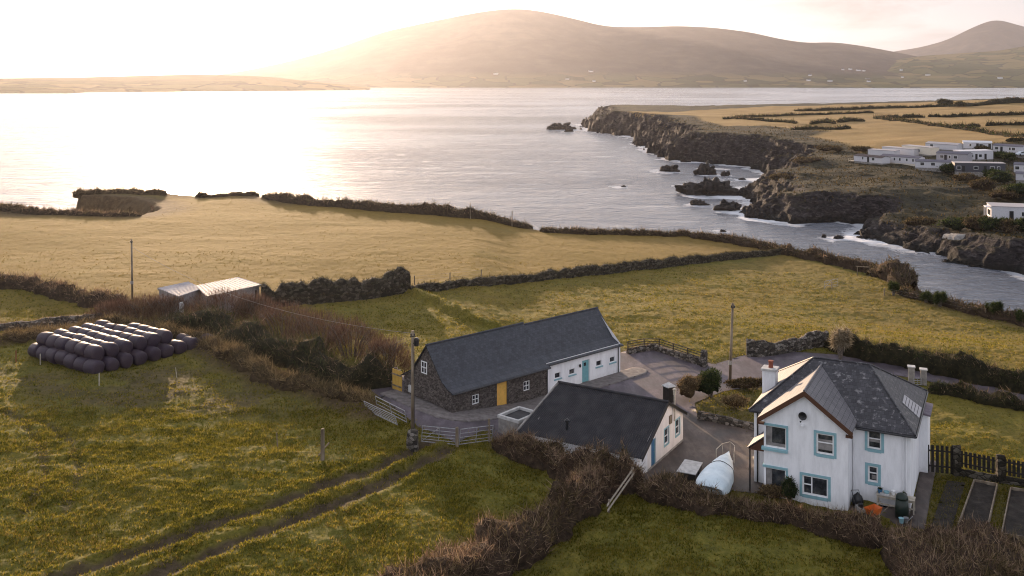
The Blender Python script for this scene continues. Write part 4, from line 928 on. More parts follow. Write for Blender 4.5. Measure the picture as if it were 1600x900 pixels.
def bare_shrub(label, pxy, spread, height, seed, group='bare winter shrubs by the ditch', n=2600, name='bare_shrub', kind='shrub', tw=.03, hf=base_h, sy=.8):
    r = np.random.default_rng(seed); z = float(hf(*pxy)); root = empty(name, (pxy[0], pxy[1], z), 0, label, 'shrub', group)
    mb, tips = stems_mb((0, 0, 0), spread, height, 16, r); link('stems', mb, M['stem'], root)
    u = r.normal(size=(n, 3)); u /= np.linalg.norm(u, axis=1)[:, None]; u[:, 2] = np.abs(u[:, 2]); rad = r.uniform(.35, 1, n) ** .5
    k = 1 + .3 * fbm(u[:, 0] * 2.2 + seed, u[:, 1] * 2.2 + u[:, 2], 3, seed)
    B = u * (rad * k)[:, None] * np.array([spread, spread * sy, height * .82]) + np.array([0, 0, height * .1])
    D_ = u * .5 + r.normal(size=(n, 3)) * .25 + np.array([0, 0, .8]); D_ /= np.linalg.norm(D_, axis=1)[:, None]
    V, F = tri_twigs(B, D_, r.uniform(.35, .9, n), np.full(n, tw) * r.uniform(.6, 1.6, n), r=r); link('crown', mesh_np('crown', V, [F]), M[kind], root); return root
def leafy(name, label, cat, pxy, rx, ry, hgt, n=1800, kind='leaf', leaf=.22, seed=0, hf=base_h, group=None, trunk=True, dz=0.0):
    r = np.random.default_rng(seed + 500); z = float(hf(*pxy)) + dz; root = empty(name, (pxy[0], pxy[1], z), 0, label, cat, group)
    if trunk: mb, _ = stems_mb((0, 0, 0), rx * .7, hgt * .8, 6, r, .05); link('stems', mb, M['stem'], root)
    u = r.normal(size=(n, 3)); u /= np.linalg.norm(u, axis=1)[:, None]; u[:, 2] = np.where(u[:, 2] < -.3, -u[:, 2], u[:, 2])
    k = 1 + .62 * fbm(u[:, 0] * 2 + seed, u[:, 1] * 2 + u[:, 2] * 1.7, 3, seed); rad = r.uniform(.55, 1.03, n)
    B = u * (rad * k)[:, None] * np.array([rx, ry, hgt * .5]) + np.array([0, 0, hgt * .5])
    D_ = u * .7 + r.normal(size=(n, 3)) * .6 + np.array([0, 0, .3]); D_ /= np.linalg.norm(D_, axis=1)[:, None]
    V, F = tri_twigs(B, D_, r.uniform(.6, 1.4, n) * leaf, np.full(n, leaf * .5) * r.uniform(.6, 1.4, n), r=r); uu, vv = np.meshgrid(np.linspace(0, 2 * np.pi, 25), np.linspace(.02, .72, 12) * np.pi); cu = np.stack([np.cos(uu) * np.sin(vv), np.sin(uu) * np.sin(vv), np.cos(vv)], -1); kc = .80 * (1 + .62 * fbm(cu[..., 0] * 2 + seed, cu[..., 1] * 2 + cu[..., 2] * 1.7, 3, seed)); kc[:, -1] = kc[:, 0]
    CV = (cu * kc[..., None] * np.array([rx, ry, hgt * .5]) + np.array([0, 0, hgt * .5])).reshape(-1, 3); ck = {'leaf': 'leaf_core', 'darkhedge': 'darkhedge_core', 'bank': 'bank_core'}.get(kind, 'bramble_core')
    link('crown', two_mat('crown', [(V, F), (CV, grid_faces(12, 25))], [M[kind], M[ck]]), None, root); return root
def stone_wall(name, label, pts, w_, h_, seed, hf=base_h, cat='wall', mat='drystone', rough=.25, veg=0, group=None, kindveg='bramble'):
    r = np.random.default_rng(seed); P_, s = resample(pts, .22); n_ = len(P_); t = np.gradient(P_, axis=0); t /= np.linalg.norm(t, axis=1)[:, None] + 1e-9; sd = np.stack([-t[:, 1], t[:, 0]], 1)
    hv = np.interp(s / s[-1], np.linspace(0, 1, np.size(h_)), np.atleast_1d(h_)) * (1 + rough * fbm(s / 1.6, s * 0 + seed, 4, seed))
    prof_ = [(-.5, -.3), (-.48, .35), (-.42, .8), (-.28, 1.0), (0, 1.04), (.28, 1.0), (.42, .8), (.48, .35), (.5, -.3)]; K = len(prof_); V = np.zeros((n_, K, 3))
    for j, (a, b) in enumerate(prof_):
        q = .12 * vn(s / .3, s * 0 + j * 7.3, seed); V[:, j, :2] = P_ + sd * ((a + q * .4) * w_)[:, None]; V[:, j, 2] = hf(P_[:, 0], P_[:, 1]) + np.where(b > 0, b * hv + q * .35 * (b > .5), b)
    caps = [np.concatenate([np.arange(K)])[None], (np.arange(K)[::-1] + (n_ - 1) * K)[None]]
    parts = [(V.reshape(-1, 3), grid_faces(n_, K))]; mats = [M[mat]]
    me = None
    if veg:
        m_ = int(veg * s[-1]); si = r.integers(0, n_, m_); jj = r.integers(1, K - 1, m_); B = V[si, jj] + r.normal(size=(m_, 3)) * .08
        D_ = r.normal(size=(m_, 3)) * .5 + np.array([0, 0, .6]); D_ /= np.linalg.norm(D_, axis=1)[:, None]; parts.append(tri_twigs(B, D_, r.uniform(.15, .5, m_), np.full(m_, .035), r=r)); mats.append(M[kindveg])
    me = two_mat(name, parts, mats); bm_ = None
    o = link(name, me); 
    import bmesh
    bm = bmesh.new(); bm.from_mesh(me); bm.verts.ensure_lookup_table()
    for c_ in (range(K), range((n_ - 1) * K + K - 1, (n_ - 1) * K - 1, -1)):
        try: bm.faces.new([bm.verts[i] for i in c_])
        except Exception: pass
    bm.to_mesh(me); bm.free(); return tag(o, label, cat, group)
# ------------------------------------------------------------------ hedges, banks, walls in the near fields
g2n = lambda *p: g2(list(p))
hedge('bramble_hedge', 'tall tangled brown bramble hedge running diagonally up from the bottom edge', 'hedge', g2n((560,1000),(660,930),(735,897),(805,858),(868,818),(925,785),(975,768)), [3.0, 3.2, 3.2, 3.0, 2.6, 1.8], [1.4, 1.5, 1.8, 2.0, 1.7, 1.1], 'bramble', 620, (.2, .6), .55, 1, rough=.5)
hedge('bramble_hedge', 'brown bramble hedge in front of the black roofed outbuilding', 'hedge', g2n((772,700),(815,722),(865,738),(915,752),(965,764),(1005,766)), [2.0, 2.3, 2.4, 2.6, 2.4], [1.3, 1.5, 1.65, 1.9, 1.8], 'bramble', 620, (.2, .55), .55, 2, rough=.5)
hedge('bramble_hedge', 'low bramble hedge in front of the covered boat and farmhouse', 'hedge', g2n((1000,775),(1060,790),(1130,797),(1200,806),(1260,820),(1330,838),(1390,852)), [2.2, 2.3, 2.0, 2.2, 2.4], [1.2, 1.05, .85, 1.0, 1.05], 'bramble', 620, (.2, .5), .5, 3, rough=.5)
hedge('bramble_hedge', 'bramble hedge below the raised vegetable beds', 'hedge', g2n((1385,850),(1440,862),(1510,868),(1580,880),(1680,900)), [2.4, 2.6, 3.0], [1.25, 1.3, 1.2], 'bramble', 400, (.2, .5), .5, 4, rough=.5)
hedge('bramble_thicket', 'grey brown bramble thicket mounded in the bottom right corner', 'hedge', g2n((1400,925),(1460,905),(1540,900),(1640,915)), [4.5, 5.5, 5.5], [1.7, 2.2, 1.9], 'bramble', 900, (.25, .7), .55, 5, rough=.55)
hedge('grass_bank', 'rough bank of dead grass curving behind and beside the bales', 'bank', BANK1, [2.6, 2.8, 2.4, 2.2, 1.6], [.55, .75, .8, .85, .55], 'bank', 330, (.25, .7), .6, 6, hf=lambda x, y: near_h(x, y, False) - .15, rough=.45)
hedge('ditch_hedge', 'dark unkempt hedge along the ditch leading to the stone gable', 'hedge', g2n((262,508),(330,520),(400,545),(470,572),(545,598),(610,606)), [3.2, 3.6, 3.8, 3.6, 2.6], [1.4, 1.9, 2.2, 2.3, 1.4], 'darkhedge', 300, (.25, .7), .5, 7, rough=.4)
hedge('field_hedge', 'brown hedge along the small field on the left edge', 'hedge', g2n((-60,440),(0,448),(60,456),(120,468),(190,482)), [2.4, 2.6, 2.4], [1.5, 1.5, 1.3], 'bramble', 170, (.3, .8), .5, 8, tw=.045)
stone_wall('stone_wall', 'low tumbled stone wall below the small left field', g2n((-60,520),(0,517),(60,512),(130,506),(215,497)), 1.0, [.7, .9, .8], 9, veg=60)
stone_wall('stone_wall', 'dark overgrown stone wall between tin shed and golden field', g2n((408,478),(470,474),(545,468),(600,462),(636,456)), 1.8, [2.4, 2.7, 2.2, 2.3, 2.6], 10, veg=260, kindveg='darkhedge', rough=.5, mat='mosswall')
stone_wall('stone_wall', 'long low dark stone wall dividing golden field from green field', g2n((640,459),(700,452),(760,446),(850,438),(960,426),(1070,413),(1160,403),(1226,397)), 1.1, [.9, 1.1, 1.3, 1.2, 1.2, 1.1], 11, veg=170, kindveg='darkhedge', rough=.4, mat='mosswall')
stone_wall('stone_wall', 'grey dry stone wall along the bend of the lane', g2n((1166,556),(1185,557),(1215,553),(1250,546),(1292,540)), .8, [1.7, 1.15, 1.2, 1.5, 1.6], 12, veg=30, rough=.3)
hedge('lane_hedge', 'dark hedge along the far side of the lane', 'hedge', g2n((1290,543),(1340,556),(1420,570),(1500,588),(1560,602),(1640,620)), [2.0, 2.3, 2.4], [1.5, 1.6, 1.7], 'darkhedge', 300, (.2, .5), .5, 13)
hedge('lane_hedge', 'low dark hedge between the lane and the lawn', 'hedge', g2n((1452,612),(1510,622),(1570,634),(1660,655)), [1.4, 1.6], [.9, 1.0], 'darkhedge', 300, (.2, .45), .5, 14)
# along the shore
for i, (lab, pts, w_, h_, k) in enumerate([
    ('brown hedge along the cliff edge right of the sun glitter', [(412,309),(480,319),(560,326),(650,333),(720,339),(776,346),(832,357)], 3.0, [1.0, 1.7, 1.5, 1.5, 1.9, 1.6, .8], 'gorse'),
    ('low brown hedge along the cliff edge beside the inlet mouth', [(846,363),(930,366),(1000,367),(1080,368)], 2.2, [1.0, .9, .9], 'gorse'),
    ('brown scrub strip along the near bank of the inlet', [(1075,370),(1130,376),(1195,389),(1260,402),(1330,417),(1385,430)], 3.4, [.9, 1.2, 1.4, 1.4, 1.3], 'gorse'),
    ('big dark rounded bush mass overhanging the inlet', [(1358,432),(1385,432),(1415,440),(1436,452)], 5.5, [2.2, 3.2, 2.8], 'gorse'),
    ('low brown scrub between the palms on the inlet bank', [(1400,458),(1460,472),(1530,490),(1600,506),(1680,528)], 2.4, [.8, 1.0, .9], 'gorse'),
    ('brown hedge on the far lip of the cliff notch', [(114,305),(150,303),(200,303),(258,306)], 2.2, [1.3, 1.1, 1.0], 'bank'),
    ('brown hedge on the near lip of the cliff notch', [(-60,322),(0,328),(60,335),(105,336),(160,338),(220,338)], 2.0, [1.1, 1.1, .7], 'bramble'),
    ('short brown hedge on the sunlit cliff top', [(305,308),(330,308),(405,306)], 2.0, [.9, .6, .8], 'gorse')]):
    M['gorse_core'] = M['bramble_core']; hedge('shore_hedge', lab, 'hedge', g2(pts), w_, h_, k, 90, (.3, .8), .4, 20 + i, tw=.08)
hedge('cliff_scrub', 'brown scrub hanging on the cliff face of the notch', 'scrub', g2([(112,312),(150,316),(200,320),(236,322)]), 3.5, [1.6, 1.8, 1.2], 'bramble', 160, (.3, .8), .3, 29, hf=lambda x, y: near_h(x, y, False), tw=.09, sink=2)
# bare shrubs behind the ditch
for i, (lab, px, py, sp_, hh_) in enumerate([
    ('wide bare reddish shrub in front of the tin sheds', 352, 502, 4.4, 3.6), ('bare reddish shrub right of the tin sheds', 402, 500, 2.6, 2.9),
    ('bare brown shrub at the head of the thicket row', 445, 527, 4.0, 3.6), ('bare brown shrub in the middle of the thicket row', 497, 543, 3.6, 3.7), ('bare brown shrub at the thicket row end', 550, 558, 3.4, 3.5),
    ('tall bare twiggy tree nearest the stone gable', 602, 588, 2.4, 3.8), ('bare red shrub left of the tin sheds at the pole foot', 222, 498, 3.6, 2.6), ('bare red shrub just left of the tin sheds', 262, 500, 3.0, 2.9), ('low bare red shrub beyond the bales', 182, 500, 3.0, 1.8)]):
    bare_shrub(lab, G(px, py)[:2], sp_, hh_, 60 + i, n=3400)
# garden plants
leafy('round_hedge', 'rounded clipped brown hedge beside the dark pillar', 'hedge', G(1077, 622)[:2], 1.15, 1.0, 2.0, 4000, 'bank', .10, 1, trunk=False)
leafy('green_bush', 'rounded dark green bush beside the brown clipped hedge', 'bush', G(1108, 620)[:2], 1.15, 1.1, 2.2, 2600, 'leaf', .16, 2)
leafy('garden_shrub', 'low straggly grey shrub on the garden lawn', 'shrub', G(1150, 636)[:2], 1.1, .9, .9, 1200, 'bank', .2, 3)
leafy('garden_shrub', 'low rough brown shrubs along the garden edge by the lane', 'shrub', G(1172, 608)[:2], 2.6, .7, .9, 2200, 'gorse', .2, 4)
leafy('evergreen_bush', 'small climber clinging to the lower corner window', 'plant', tuple((FH.o + FH.m @ Vector((GA + 1.75, -.45, 0)))[:2]), .5, .35, 1.6, 900, 'leaf', .12, 5)
leafy('garden_shrub', 'yellowish shrub behind the hedge by the farmhouse corner', 'shrub', G(1215, 778)[:2], 1.4, .6, .9, 1400, 'bank', .16, 6)
def cordyline(label, pxy, h_, heads, seed, kind='palm', hf=base_h, spread=.9, group=None, name='cabbage_palm'):
    r = np.random.default_rng(seed); z = float(hf(*pxy)); root = empty(name, (pxy[0], pxy[1], z), 0, label, 'palm', group); mb = MB(); Bs, Ds, Ls = [], [], []
    for k in range(heads):
        a = 2 * math.pi * k / heads + r.uniform(-.4, .4); q = spread * r.uniform(.3, 1) if heads > 1 else 0; hh = h_ * r.uniform(.62, .82); t = Vector((math.cos(a) * q, math.sin(a) * q, hh))
        mb.tube((0, 0, -.2), (t * .5) + Vector((0, 0, .1)), .13, .10, 7, False); mb.tube((t * .5) + Vector((0, 0, .1)), t, .10, .07, 7, False)
        m_ = 330; u = r.normal(size=(m_, 3)); u[:, 2] = np.where(r.random(m_) < .45, np.abs(u[:, 2]), -np.abs(u[:, 2]) * .9); u /= np.linalg.norm(u, axis=1)[:, None]
        zz = r.uniform(-h_ * .38, .05, m_); Bs.append(np.array(t)[None] + np.stack([zz * 0, zz * 0, zz], 1) * 1.0); Ds.append(u); Ls.append(r.uniform(.45, .85, m_) * (h_ / 3.2) ** .5)
    link('trunk', mb, M['stem'], root); B = np.concatenate(Bs); V, F = tri_twigs(B, np.concatenate(Ds), np.concatenate(Ls), np.full(len(B), .07), r=r); link('crown', mesh_np('crown', V, [F]), M[kind], root); return root
cordyline('shaggy cabbage palm with pale dead leaves behind the farmhouse roof', G(1313, 562)[:2], 3.9, 5, 71, spread=1.0)
cordyline('pale tipped palm in front of the big dark bush', G(1396, 462)[:2], 2.5, 5, 72, 'leaf', spread=.8, group='palms on the inlet bank')
cordyline('smaller left palm of the pair by the inlet', G(1447, 474)[:2], 1.9, 5, 73, 'leaf', spread=.9, group='palms on the inlet bank')
cordyline('taller right palm of the pair by the inlet', G(1469, 480)[:2], 2.5, 6, 74, 'leaf', spread=.9, group='palms on the inlet bank')
cordyline('large spiky green palm on the inlet bank', G(1556, 497)[:2], 2.6, 7, 75, 'leaf', spread=1.2, group='palms on the inlet bank')
cordyline('spiky green palm cut by the right edge of the view', G(1597, 506)[:2], 2.0, 6, 76, 'leaf', spread=.9, group='palms on the inlet bank')

# ------------------------------------------------------------------ grass that nobody could count
def tufts(name, label, cnt, Y0, Y1, hgt, wd, dryness, mat, seed, spreadx=.72):
    r = np.random.default_rng(seed); u = r.uniform(0, 1, cnt * 3); Yv = np.sqrt(Y0 ** 2 + (Y1 ** 2 - Y0 ** 2) * u); Xv = r.uniform(-spreadx, spreadx, cnt * 3) * Yv
    k = (sdf(Xv, Yv, YARD_POLY) < r.exponential(.22, len(Xv)) - .25) & (sdf(Xv, Yv, COAST) > 1.0)
    for p in RUTS: k &= (seg_dist(Xv, Yv, p) > .55) | (r.random(len(Xv)) < .12)
    k &= ~(inside(Xv, Yv, PAVE) | inside(Xv, Yv, PATH) | inside(Xv, Yv, PATIO)); 
    for fr, x0, x1, y0, y1 in ((FH, AL, AR, -.2, BB), (FG, -1.4, GW, 0, GL), (FC, 0, LT, 0, DEP)):
        q = loc(fr, [(x0, y0), (x1, y0), (x1, y1), (x0, y1)]); k &= ~inside(Xv, Yv, q)
    g_ = S((sdf(Xv, Yv, GOLD) + .5) / 1.5); f_ = S((sdf(Xv, Yv, RIGHTF) + .5) / 1.5); l_ = S(sdf(Xv, Yv, LAWN))
    dr = np.clip(g_ + f_ * .36 + l_ * .25 + .12 + .5 * fbm(Xv / 7, Yv / 7, 3, 88), 0, 1); c_ = .55 + .9 * fbm(Xv / 2.2, Yv / 1.6, 3, 89)
    k &= (r.random(len(Xv)) < np.clip(c_, .08, 1)) & (np.where(dryness, dr, 1 - dr) > r.random(len(Xv)))
    k &= (g_ < .5) | (r.random(len(Xv)) < .22)
    Xv, Yv = Xv[k][:cnt], Yv[k][:cnt]; m_ = len(Xv); Zv = near_h(Xv, Yv)
    short = 1 - .45 * S(sdf(Xv, Yv, LAWN)); B = np.repeat(np.stack([Xv, Yv, Zv - .02], 1), 3, 0); D_ = r.normal(size=(3 * m_, 3)) * .45 + np.array([.12, 0, 1]); D_[:, 2] = np.abs(D_[:, 2]); D_ /= np.linalg.norm(D_, axis=1)[:, None]
    B[:, :2] += r.normal(size=(3 * m_, 2)) * wd * .8; V, F = tri_twigs(B, D_, np.repeat(short, 3) * hgt * r.uniform(.5, 1.3, 3 * m_), np.full(3 * m_, wd) * r.uniform(.6, 1.4, 3 * m_), r=r)
    return tag(link(name, mesh_np(name, V, [F]), mat), label, 'grass', kind='stuff')
M['gr'] = leafmat('green_blades', [(.026, .034, .004), (.080, .084, .010), (.155, .138, .018), (.28, .215, .040)], .66, .35)
M['dry'] = leafmat('dry_blades', [(.10, .072, .016), (.155, .106, .024), (.21, .145, .037), (.28, .205, .062)], .66, .35)
tufts('grass', 'short green grass tufts in the near fields', 175000, 40, 78, .17, .05, False, M['gr'], 201)
tufts('grass', 'green grass tufts farther up the near fields', 45000, 78, 112, .17, .07, False, M['gr'], 202)
tufts('dry_grass', 'pale dry grass tufts in the near fields', 46000, 40, 80, .19, .045, True, M['dry'], 203)
tufts('dry_grass', 'golden dry grass tufts of the middle fields', 42000, 80, 150, .13, .07, True, M['dry'], 204)
tufts('dry_grass', 'golden dry grass of the field above the cliffs', 9000, 140, 232, .14, .09, True, M['dry'], 205)
tufts('grass', 'green tufts scattered in the middle fields', 26000, 112, 160, .18, .09, False, M['gr'], 206)
# ------------------------------------------------------------------ silage bales
m, nt, out = newmat('black_bale_wrap'); n = N(nt); co = n.obco((3, .8, 3)); f = n.noise(5, 6, co, .65, .6)
b = n.n('BsdfPrincipled'); n.l(n.ramp(f, [(.3, (.018, .011, .020)), (.7, (.044, .029, .048))]), b.inputs['Base Color']); n.l(n.ramp(f, [(.3, .46), (.7, .62)]), b.inputs['Roughness']); b.inputs['Specular IOR Level'].default_value = .28
n.l(n.bump(f, .6, .07), b.inputs['Normal']); n.l(b.outputs[0], out.inputs[0]); M['wrap'] = m
def bale_mesh(seed):
    mb = MB(); r_, L_ = .70, .84; prof_ = [(0.02, -L_), (.30, -L_), (.47, -L_ + .03), (.59, -L_ + .08), (.66, -L_ + .17), (.695, -L_ + .34), (r_, 0), (.695, L_ - .34), (.66, L_ - .17), (.59, L_ - .08), (.47, L_ - .03), (.30, L_), (.02, L_)]
    mb.lathe(prof_, n=28); me = mb.mesh('bale'); V = np.empty(len(me.vertices) * 3); me.vertices.foreach_get('co', V); V = V.reshape(-1, 3); an_ = np.arctan2(V[:, 1], V[:, 0])
    q = 1 + .045 * vn(an_ * 1.3 + seed * 5, V[:, 2] * 1.6, seed) + .02 * vn(an_ * 4, V[:, 2] * 5, seed + 3); V[:, :2] *= q[:, None]
    V = np.stack([V[:, 1], V[:, 2], V[:, 0] * .93], 1); me.vertices.foreach_set('co', V.ravel()); me.update(); me.materials.append(M['wrap']); me.polygons.foreach_set('use_smooth', [True] * len(me.polygons)); return me
BM = [bale_mesh(i) for i in range(6)]
c0 = Vector(G(146, 584)); U_ = Vector((-1.33, .97, 0)).normalized() * 1.62; V_ = Vector((.84, 1.18, 0)).normalized() * 1.46; ang = math.atan2(U_.y, U_.x) - math.pi / 2
ordn = ['first', 'second', 'third', 'fourth', 'fifth', 'sixth', 'seventh', 'eighth']
def bale(i, j, top, label, grp):
    p = c0 + U_ * (i + (.55 if top else 0)) + V_ * (j + (.40 if top else 0)); r_ = random.Random(i * 31 + j * 7 + top)
    o_ = bpy.data.objects.new('silage_bale', BM[r_.randrange(6)]); COL.objects.link(o_); z = float(base_h(p.x, p.y)) + .62 + (1.05 if top else 0)
    o_.location = (p.x + r_.uniform(-.06, .06), p.y + r_.uniform(-.06, .06), z + r_.uniform(-.06, .06)); o_.rotation_euler = (r_.uniform(-.06, .06), r_.uniform(0, 6.28), ang + r_.uniform(-.10, .10)); tag(o_, label, 'bale', grp)
for i in range(7): bale(i, 0, 0, f'black wrapped bale on the ground in the left row, {ordn[i]} from the front corner', 'silage bales in the bottom layer')
for j in range(1, 8):
    bale(0, j, 0, f'shaded black bale on the ground along the right front, {ordn[j - 1]} from the front corner', 'silage bales in the bottom layer')
    if j < 7: bale(1, j, 0, f'black bale on the ground tucked behind the right front row, {ordn[j - 1]} along', 'silage bales in the bottom layer')
bale(1, 7.3, 0, 'half hidden black bale on the ground at the far right end', 'silage bales in the bottom layer'); bale(-.1, 8.1, 0, 'outermost black bale at the right end of the stack', 'silage bales in the bottom layer')
for j, nn_ in enumerate([6, 6, 6, 6, 6, 4]):
    for i in range(nn_): bale(i, j, 1, f'black bale in the top layer, {ordn[j]} row from the left, {ordn[i]} from the front', 'silage bales in the top layer')

# ------------------------------------------------------------------ tin sheds
M['tin'] = surf('pale_tin_roof', [(.22, .21, .23), (.30, .29, .31), (.38, .36, .38)], 1.5, .75, .1, 20, .005, spec=.15)
M['tinwall'] = surf('grey_tin_wall', [(.16, .15, .15), (.24, .22, .22), (.32, .30, .30)], 2, .7, .1)
def at(px, py, z): x, y = unproj(px, py, z); return Vector((x, y, z))
def tin_shed(label, q, walls=True):
    A, B, C, D = q; o_ = (A + B + C + D) / 4; o_.z = float(base_h(o_.x, o_.y)); root = empty('tin_shed', o_, 0, label, 'shed', 'tin sheds'); L = [p - o_ for p in q]
    cen = sum(L, Vector()) / 4; ins = [Vector((cen.x + (p.x - cen.x) * .94, cen.y + (p.y - cen.y) * .94, p.z - .06)) for p in L]
    mb = MB()
    for p, s_ in zip(ins, ins[1:] + ins[:1]): mb.poly([(p.x, p.y, -.5), (s_.x, s_.y, -.5), tuple(s_), tuple(p)])
    link('wall', mb, M['tinwall'], root); link('roof', corrugated(L[0], L[1], L[2], L[3], .55, .035), M['tin'], root)
    mb = MB(); mb.hexa([L[0] - Z_UP * .22, L[1] - Z_UP * .22, L[1] - Z_UP * .22 + Vector((.02, .04, 0)), L[0] - Z_UP * .22 + Vector((.02, .04, 0))], [L[0] - Z_UP * .035, L[1] - Z_UP * .035, L[1] - Z_UP * .035 + Vector((.02, .04, 0)), L[0] - Z_UP * .035 + Vector((.02, .04, 0))]); link('fascia', mb, M['conc'], root)
    return root
tin_shed('lower left tin shed with pale ribbed roof behind bare shrubs', [at(246, 450, 3.4), at(279, 463, 3.4), at(317, 450, 3.0), at(294, 440, 3.0)])
ts = tin_shed('longer right tin shed with bright ribbed roof behind bare shrubs', [at(322, 463, 3.3), at(408.5, 444.5, 3.3), at(371, 433, 3.0), at(306, 446, 3.0)])
mb = MB(); d0 = at(400, 448, 3.0) - ts.location; mb.box(d0.x - .3, d0.x + .3, d0.y - .7, d0.y - .55, 0, 1.9); link('door', mb, M['black'], ts)
def post(name, label, px, py, h_, w_, mat, lean=(0, 0), cat='post', group=None, hf=base_h):
    x, y, z = G(px, py, hf); mb = MB(); b_ = [(-w_/2, -w_/2, -.3), (w_/2, -w_/2, -.3), (w_/2, w_/2, -.3), (-w_/2, w_/2, -.3)]; k = .86
    mb.hexa(b_, [(a * k + lean[0], c_ * k + lean[1], h_ + (.04 if i in (1, 2) else 0)) for i, (a, c_, _) in enumerate(b_)]); o_ = link(name, mb, mat); o_.location = (x, y, z); bevel(o_, w_ * .12, 1); return tag(o_, label, cat, group)
post('concrete_post', 'pale concrete gatepost standing below the tin sheds', 283.5, 502, 2.1, .45, M['paleconc'])
post('wooden_post', 'thick old wooden strainer post in the near field', 504, 722, 2.3, .26, M['timber'])
post('fence_post', 'thin leaning stake left of the thick field post', 434, 700, 1.1, .07, M['timber'], (-.08, 0))
post('marker_stake', 'pale stake at the front corner of the bales', 155, 604, 1.15, .09, M['palewood'])
post('marker_stake', 'pale leaning stake right of the bales in the grass', 277, 592, 1.0, .05, M['palewood'], (-.15, 0))
post('marker_stake', 'pale stake before the left row of bales', 63, 570, 1.0, .09, M['palewood'])
post('marker_stake', 'reddish stake at the left end of the bales', 25, 566, 1.1, .08, M['pot'])
mb = MB(); x, y, z = G(492, 716); mb.tube((0, 0, -.1), (.95, .25, 1.0), .05, n=6); o_ = link('brace_post', mb, M['timber']); o_.location = (x, y, z); tag(o_, 'slanting brace against the thick field post', 'brace')

# ------------------------------------------------------------------ poles and wire
def pole(label, px, py, h_, r_=.14, lean=(0, 0), gear=False):
    x, y, z = G(px, py); root = empty('utility_pole', (x, y, z), 0, label, 'utility pole', 'wooden utility poles'); mb = MB(); t = Vector((lean[0], lean[1], h_)); mb.tube((0, 0, -.5), t, r_, r_ * .72, 12); o_ = link('pole', mb, M['timber'], root, True)
    mb = MB(); mb.tube(t + Vector((-.12, -.08, -.35)), t + Vector((-.12, -.08, -.18)), .05); mb.tube(t + Vector((.12, -.08, -.35)), t + Vector((.12, -.08, -.18)), .05); mb.box(t.x - .2, t.x + .2, t.y - .12, t.y - .05, h_ - .42, h_ - .36); link('insulator', mb, M['black'], root)
    if gear:
        mb = MB(); mb.lathe([(.16, 0), (.19, .05), (.19, .5), (.1, .6)], (t.x + .27, t.y - .05, h_ - 1.1), 12); mb.box(t.x, t.x + .2, t.y - .1, t.y, h_ - .95, h_ - .85); link('transformer', mb, M['black'], root)
        mb = MB(); mb.tube((.12, -.1, 0), (.1 + t.x, -.1, h_ - 1.5), .025); link('cable', mb, M['black'], root)
    else: mb = MB(); mb.box(-.17, .17, -.24, -.13, 1.9, 2.25); link('pole_box', mb, M['conc'], root)
    return Vector((x, y, z)) + t
p1 = pole('slim wooden pole beyond the bales at the golden field edge', 207, 468, 7.3, .13, (-.12, 0)); p2 = pole('wooden pole with black transformer before the stone gable', 645, 692, 8.2, .15, (0, 0), True); p3 = pole('wooden pole beside the tarmac turning area', 1140, 602, 7.4, .14, (.28, 0))
def wire(name, label, a, b, sag, r_=.016):
    pts = [a.lerp(b, i / 24) - Z_UP * (sag * 4 * (i / 24) * (1 - i / 24)) for i in range(25)]; o_ = link(name, MB().path(pts, r_, 5), M['conc']); return tag(o_, label, 'wire')
wire('overhead_wire', 'thin overhead wire sagging from the cottage pole towards the sheds', p2 - Z_UP * .2, p1 - Z_UP * .9, 1.7)

# ------------------------------------------------------------------ gates
def gate(label, A, B, h_=1.15, bars=6, brace=True, lean=0.0, group='galvanised field gates', sagm=0.0):
    A, B = Vector(A), Vector(B); d = B - A; L = d.length; a = math.atan2(d.y, d.x); root = empty('field_gate', A, a, label, 'gate', group); root.rotation_euler = (lean, -math.asin(d.z / L), a)
    for i in range(bars):
        z = .12 + (h_ - .12) * (i / (bars - 1)) ** 1.15; link('rail', MB().tube((0, 0, z), (L, 0, z), .022 + (.008 if i in (0, bars - 1) else 0), n=8), M['galv'], root)
    for x in (.0, L * .5, L): link('stile', MB().tube((x, -.005, .1), (x, -.005, h_ + .02), .027, n=8), M['galv'], root)
    if brace: link('brace', MB().tube((.03, .03, .12), (L * .5, .03, h_), .018, n=6), M['galv'], root)
    return root
gz = lambda px, py, dz=0.0: Vector(G(px, py)) + Z_UP * dz
gate('closed galvanised gate across the field track below the lane', gz(658, 692), gz(711, 697), 1.25); gate('galvanised gate swung towards the lane beside the hedge', gz(717, 697), gz(768, 690), 1.2, 5, False)
gate('loose galvanised gate leaning nearest the grass by the lane', gz(574, 645, .1), gz(622, 668, .1), .95, 6, True, .35); gate('second loose galvanised gate propped behind the leaning one', gz(590, 640, .1), gz(636, 664, .1), 1.05, 4, False, .2)
post('gate_post', 'dark wooden gatepost between the two joined field gates', 714, 699, 1.45, .24, M['timber']); post('gate_post', 'wooden gatepost at the hedge end of the gates', 764, 690, 1.7, .2, M['timber'])
stone_wall('stone_pillar', 'stubby dark rubble pillar at the pole foot by the gate', [G(642, 697)[:2], G(648, 700)[:2], G(653, 700)[:2]], .8, [1.4, 1.5, 1.3], 31, cat='pillar')
x, y, z = FC.o + FC.m @ Vector((-.1, DEP + .2, 0)); root = empty('yard_gate', (x, y, float(base_h(x, y)) + .05), FC.a + R(92), 'ochre boarded gate beside the stone gable', 'gate')
for i in range(6): mb = MB(); mb.box(.22 * i, .22 * i + .18, -.03, .03, .05, 1.75 + .02 * (i % 2)); link('board', mb, M['yellow2'], root)
mb = MB(); mb.box(0, 1.3, .035, .09, .35, .47); mb.box(0, 1.3, .035, .09, 1.3, 1.42); link('cross_rail', mb, M['timber'], root)
